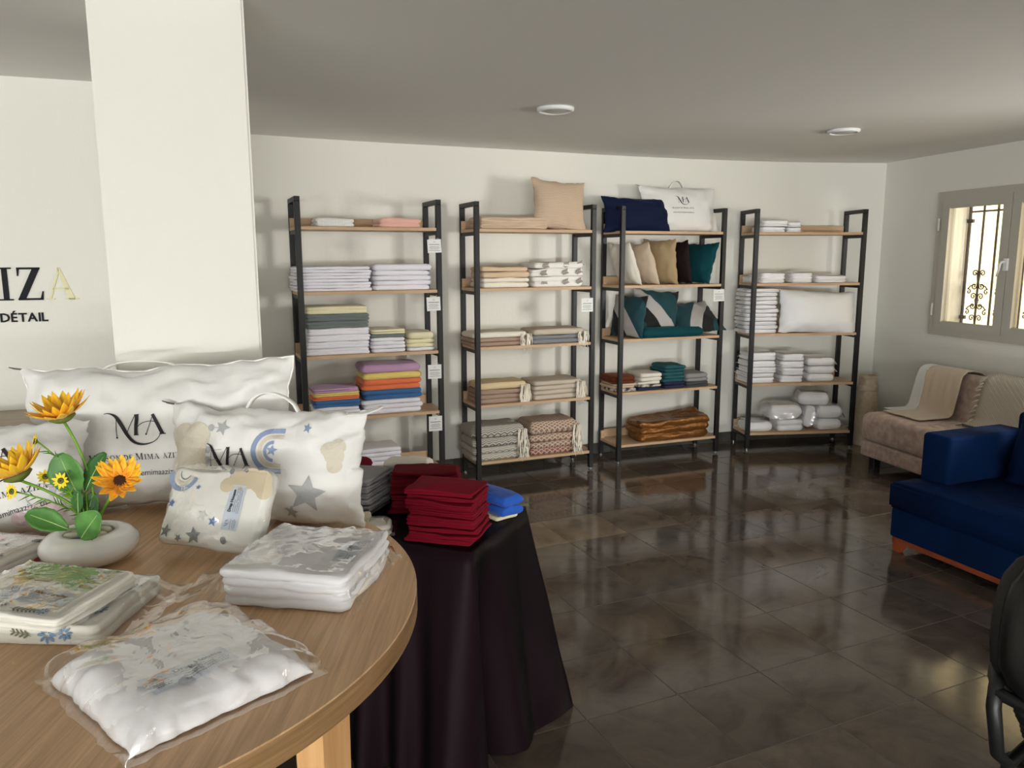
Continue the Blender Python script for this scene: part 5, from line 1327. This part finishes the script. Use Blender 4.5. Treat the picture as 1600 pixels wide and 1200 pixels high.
o = mk('throw_blanket', drape(p2, .66, 1.6, -.02, .008, 13), WOV, None, True, (2.70, 5.90, 0), (0, 0, sa)); tag(o, 'cream woven throw with tasselled edge on the beige sofa', 'throw')
pcs = []; rg = random.Random(5)
for k in range(26):
    f = k / 25 * (len(p2) - 2.3) + 1.1; i = int(f); y = p2[i][0] + (p2[i + 1][0] - p2[i][0]) * (f - i); z = p2[i][1] + (p2[i + 1][1] - p2[i][1]) * (f - i)
    x = .665 - .02 * (k / 25 - .5); d = rg.uniform(.03, .055)
    pcs.append(tube([(x, y - .012, z + .004), (x - d * .5, y - .02 + rg.uniform(-.01, .005), z - .004), (x - d, y - .018 + rg.uniform(-.012, .0), z - .02 - rg.uniform(0, .015))], [.005, .009, .003], 6))
fr_ = mk('tassels', join(*pcs), mat('cream_tassel', srgb(210, 200, 184), .95), o, True)

# tall tapering planter in the corner
def taper(r0, r1, h, n=40):
    prof = [(r0 * .96, 0), (r0, .006)] + [(r0 + (r1 - r0) * k / 10, .006 + (h - .03) * k / 10) for k in range(1, 11)] + [(r1 * 1.02, h - .02), (r1 * 1.02, h), (r1 * .86, h), (r1 * .84, h - .05), (r1 * .6, h - .06)]
    V, F = lathe(prof, n)
    sq = lambda x, y: (lambda a: (abs(math.cos(a)) ** 4 + abs(math.sin(a)) ** 4) ** -.25)(math.atan2(y, x))
    return [Vector((v[0] * sq(v[0], v[1]) * .93, v[1] * sq(v[0], v[1]) * .93, v[2])) for v in V], F
STO = mat('carved_sandstone', srgb(206, 188, 162), .85, bump=(26, .8, .012), vary=(30, srgb(192, 174, 150)))
o = mk('floor_vase', taper(.105, .066, .60), STO, None, True, (3.05, 6.60, 0), (0, 0, R(8))); tag(o, 'tall tapering sand coloured carved floor vase in the corner', 'vase')
mk('carved_band', xf(lathe([(.081, .47), (.0855, .475), (.083, .515), (.0785, .52)], 40, False, False), Matrix.Rotation(0, 4, 'Z')), STO, o, True)

# ================================================================== blue sofa
BV = mat('blue_velvet', srgb(3, 31, 72), .85, sheen=.05, spec=.10, sheen_tint=srgb(40, 84, 170), bump=(5, .5, .012), vary=(4, srgb(3, 27, 62)))
ba = math.atan2(-.932, .362)
t = thing('sofa', 'dark blue velvet sofa with mahogany plinth in the right foreground', 'sofa', (2.06, 4.11, 0), ba)
mk('base', rbox(0, 1.95, .02, .93, .082, .246, .012, 3), BV, t, True)
bm = bmesh.new()
pl = [(-.008, -.006), (1.958, -.006), (1.958, .20), (1.77, .20), (1.77, .735), (.18, .735), (.18, .20), (-.008, .20)]
lo = [bm.verts.new((x, y, .250)) for x, y in pl]; hi = [bm.verts.new((x, y, .392)) for x, y in pl]
bm.faces.new(lo[::-1]); bm.faces.new(hi)
for i in range(8): bm.faces.new((lo[i], lo[(i + 1) % 8], hi[(i + 1) % 8], hi[i]))
bmesh.ops.bevel(bm, geom=bm.edges[:], offset=.016, segments=3, affect='EDGES')
bmesh.ops.triangulate(bm, faces=[f for f in bm.faces if len(f.verts) > 4]); bmesh.ops.subdivide_edges(bm, edges=[e for e in bm.edges if e.calc_length() > .15], cuts=4)
for v in bm.verts:
    if v.co.z > .38 and 0.03 < v.co.y < .7: v.co.z += .010 * noise.noise(v.co * 4) + .008 * math.sin(math.pi * min(1, max(0, v.co.y / .7)))
me = bpy.data.meshes.new('seat_cushion'); bm.to_mesh(me); bm.free(); link('seat_cushion', me, BV, t, True)
for x in (0, 1.77): mk('arm', rbox(x + .002, x + .18, .205, .80, .248, .652, .022, 4), BV, t, True)
mk('backrest', rbox(.10, 1.85, .80, .94, .248, .74, .03, 4), BV, t, True)
for k in range(2):
    cu = Cushion(.70, .46, .22, .05, .012, 60 + k, 28, 22, 3.4, .5)
    o = mk('back_cushion', cu.mesh(), BV, t, True, (.585 + .75 * k, .62, .61), (R(-14), 0, R(0)))
pz = mk('plinth', join(rbox(.01, 1.94, .03, .055, .052, .083, .003, 1), rbox(.01, .035, .03, .92, .052, .083, .003, 1), rbox(1.915, 1.94, .03, .92, .052, .083, .003, 1)), MAHOG, t)
for x, sx in ((.012, 1), (1.938, -1)):
    for y, sy in ((.030, 1), (.92, -1)):
        V = []
        for z, k in ((.0, .045), (.083, .082)):
            for dx, dy in ((0, 0), (k, 0), (k, k * .6), (0, k * .6)): V.append((x + sx * (dx + (.006 if z == 0 else 0)), y + sy * (dy + (.004 if z == 0 else 0)), z))
        F = [(0, 3, 2, 1), (4, 5, 6, 7), (0, 1, 5, 4), (1, 2, 6, 5), (2, 3, 7, 6), (3, 0, 4, 7)]
        mk('leg', (V, F if sx * sy > 0 else [f[::-1] for f in F]), MAHOG, t)

# ================================================================== black office chair
LEA = mat('black_leather', srgb(16, 16, 17), .32, bump=(160, .2, .001)); SHELLM = mat('black_plastic', srgb(24, 25, 26), .45)
t = thing('office_chair', 'black leather office chair cut by the right edge in the foreground', 'chair', (1.435, 1.74, -.06), R(-34))
def shell(W, H, th, bulge, z0, y0, ex=4.0, n=36):
    V, F = [], []
    ring = [(.02, 1), (.5, 1), (.85, .9), (.97, .6), (1, .0), (.97, -.6), (.85, -.9), (.5, -1), (.02, -1)]
    for r, d in ring:
        for k in range(n):
            a = 2 * math.pi * k / n; c, s = math.cos(a), math.sin(a); e = (abs(c) ** ex + abs(s) ** ex) ** (-1 / ex)
            x, z = W / 2 * c * e * r, H / 2 * s * e * r
            x *= 1 - .13 * max(0, z / (H / 2)) ** 2
            y = -d * th / 2 - bulge * (1 - (2 * x / W) ** 2) * .5 + .10 * (z / H) + .09 * (z / H) ** 2
            V.append((x, y + y0, z + z0))
    for i in range(len(ring) - 1):
        for k in range(n):
            l = (k + 1) % n; F.append((i * n + k, (i + 1) * n + k, (i + 1) * n + l, i * n + l))
    F.append(tuple(range(n))); F.append(tuple(range(len(ring) * n - 1, (len(ring) - 1) * n - 1, -1)))
    return V, F
mk('back_shell', shell(.50, .40, .035, .02, .735, .035), SHELLM, t, True)
mk('back_pad', shell(.46, .37, .06, .05, .735, -.0), LEA, t, True)
mk('seat', xf(shell(.50, .48, .08, .02, 0, 0), Matrix.Translation((0, .32, .46)) @ Matrix.Rotation(R(-90), 4, 'X')), LEA, t, True)
for sx in (-1, 1):
    x = sx * .225
    a_ = mk('arm_frame', tube([(x * .98, .03, .60), (x, -.03, .575), (x, -.05, .53), (x * .92, -.035, .40), (x * .8, .05, .33), (x * .5, .2, .36)], [.016, .017, .018, .017, .016, .015], 10), SHELLM, t, True)
mk('back_rail', tube([(-.225, -.035, .565), (-.1, -.045, .535), (.1, -.045, .535), (.225, -.035, .565)], .017, 10), SHELLM, t, True)
bel = []
for k in range(16):
    f = k / 15; c = Vector((-.155 + .05 * f, -.01 + .05 * f, .54 - .19 * f))
    bel += [(.018 + .012 * 0, f, c), ]
pts, rad = [], []
for k in range(49):
    f = k / 48; pts.append(Vector((-.160 + .06 * f + .02 * f * f, -.02 + .06 * f, .545 - .21 * f))); rad.append(.021 + .009 * math.sin(k * 2 * math.pi / 3.2))
mk('bellows', tube(pts, rad, 14), SHELLM, t, True)
mk('column', tube([(0, .32, .13), (0, .32, .42)], [.028, .024], 14), BLACK, t, True)
for k in range(5):
    a = R(72 * k + 70); e = Vector((.22 * math.cos(a), .32 + .22 * math.sin(a), .12))
    l_ = mk('base_arm', tube([(0, .32, .16), e], [.028, .018], 8), SHELLM, t, True)
    mk('caster', tube([e + Vector((-.02, 0, -.038)), e + Vector((.02, 0, -.038))], .027, 14), SHELLM, l_, True)
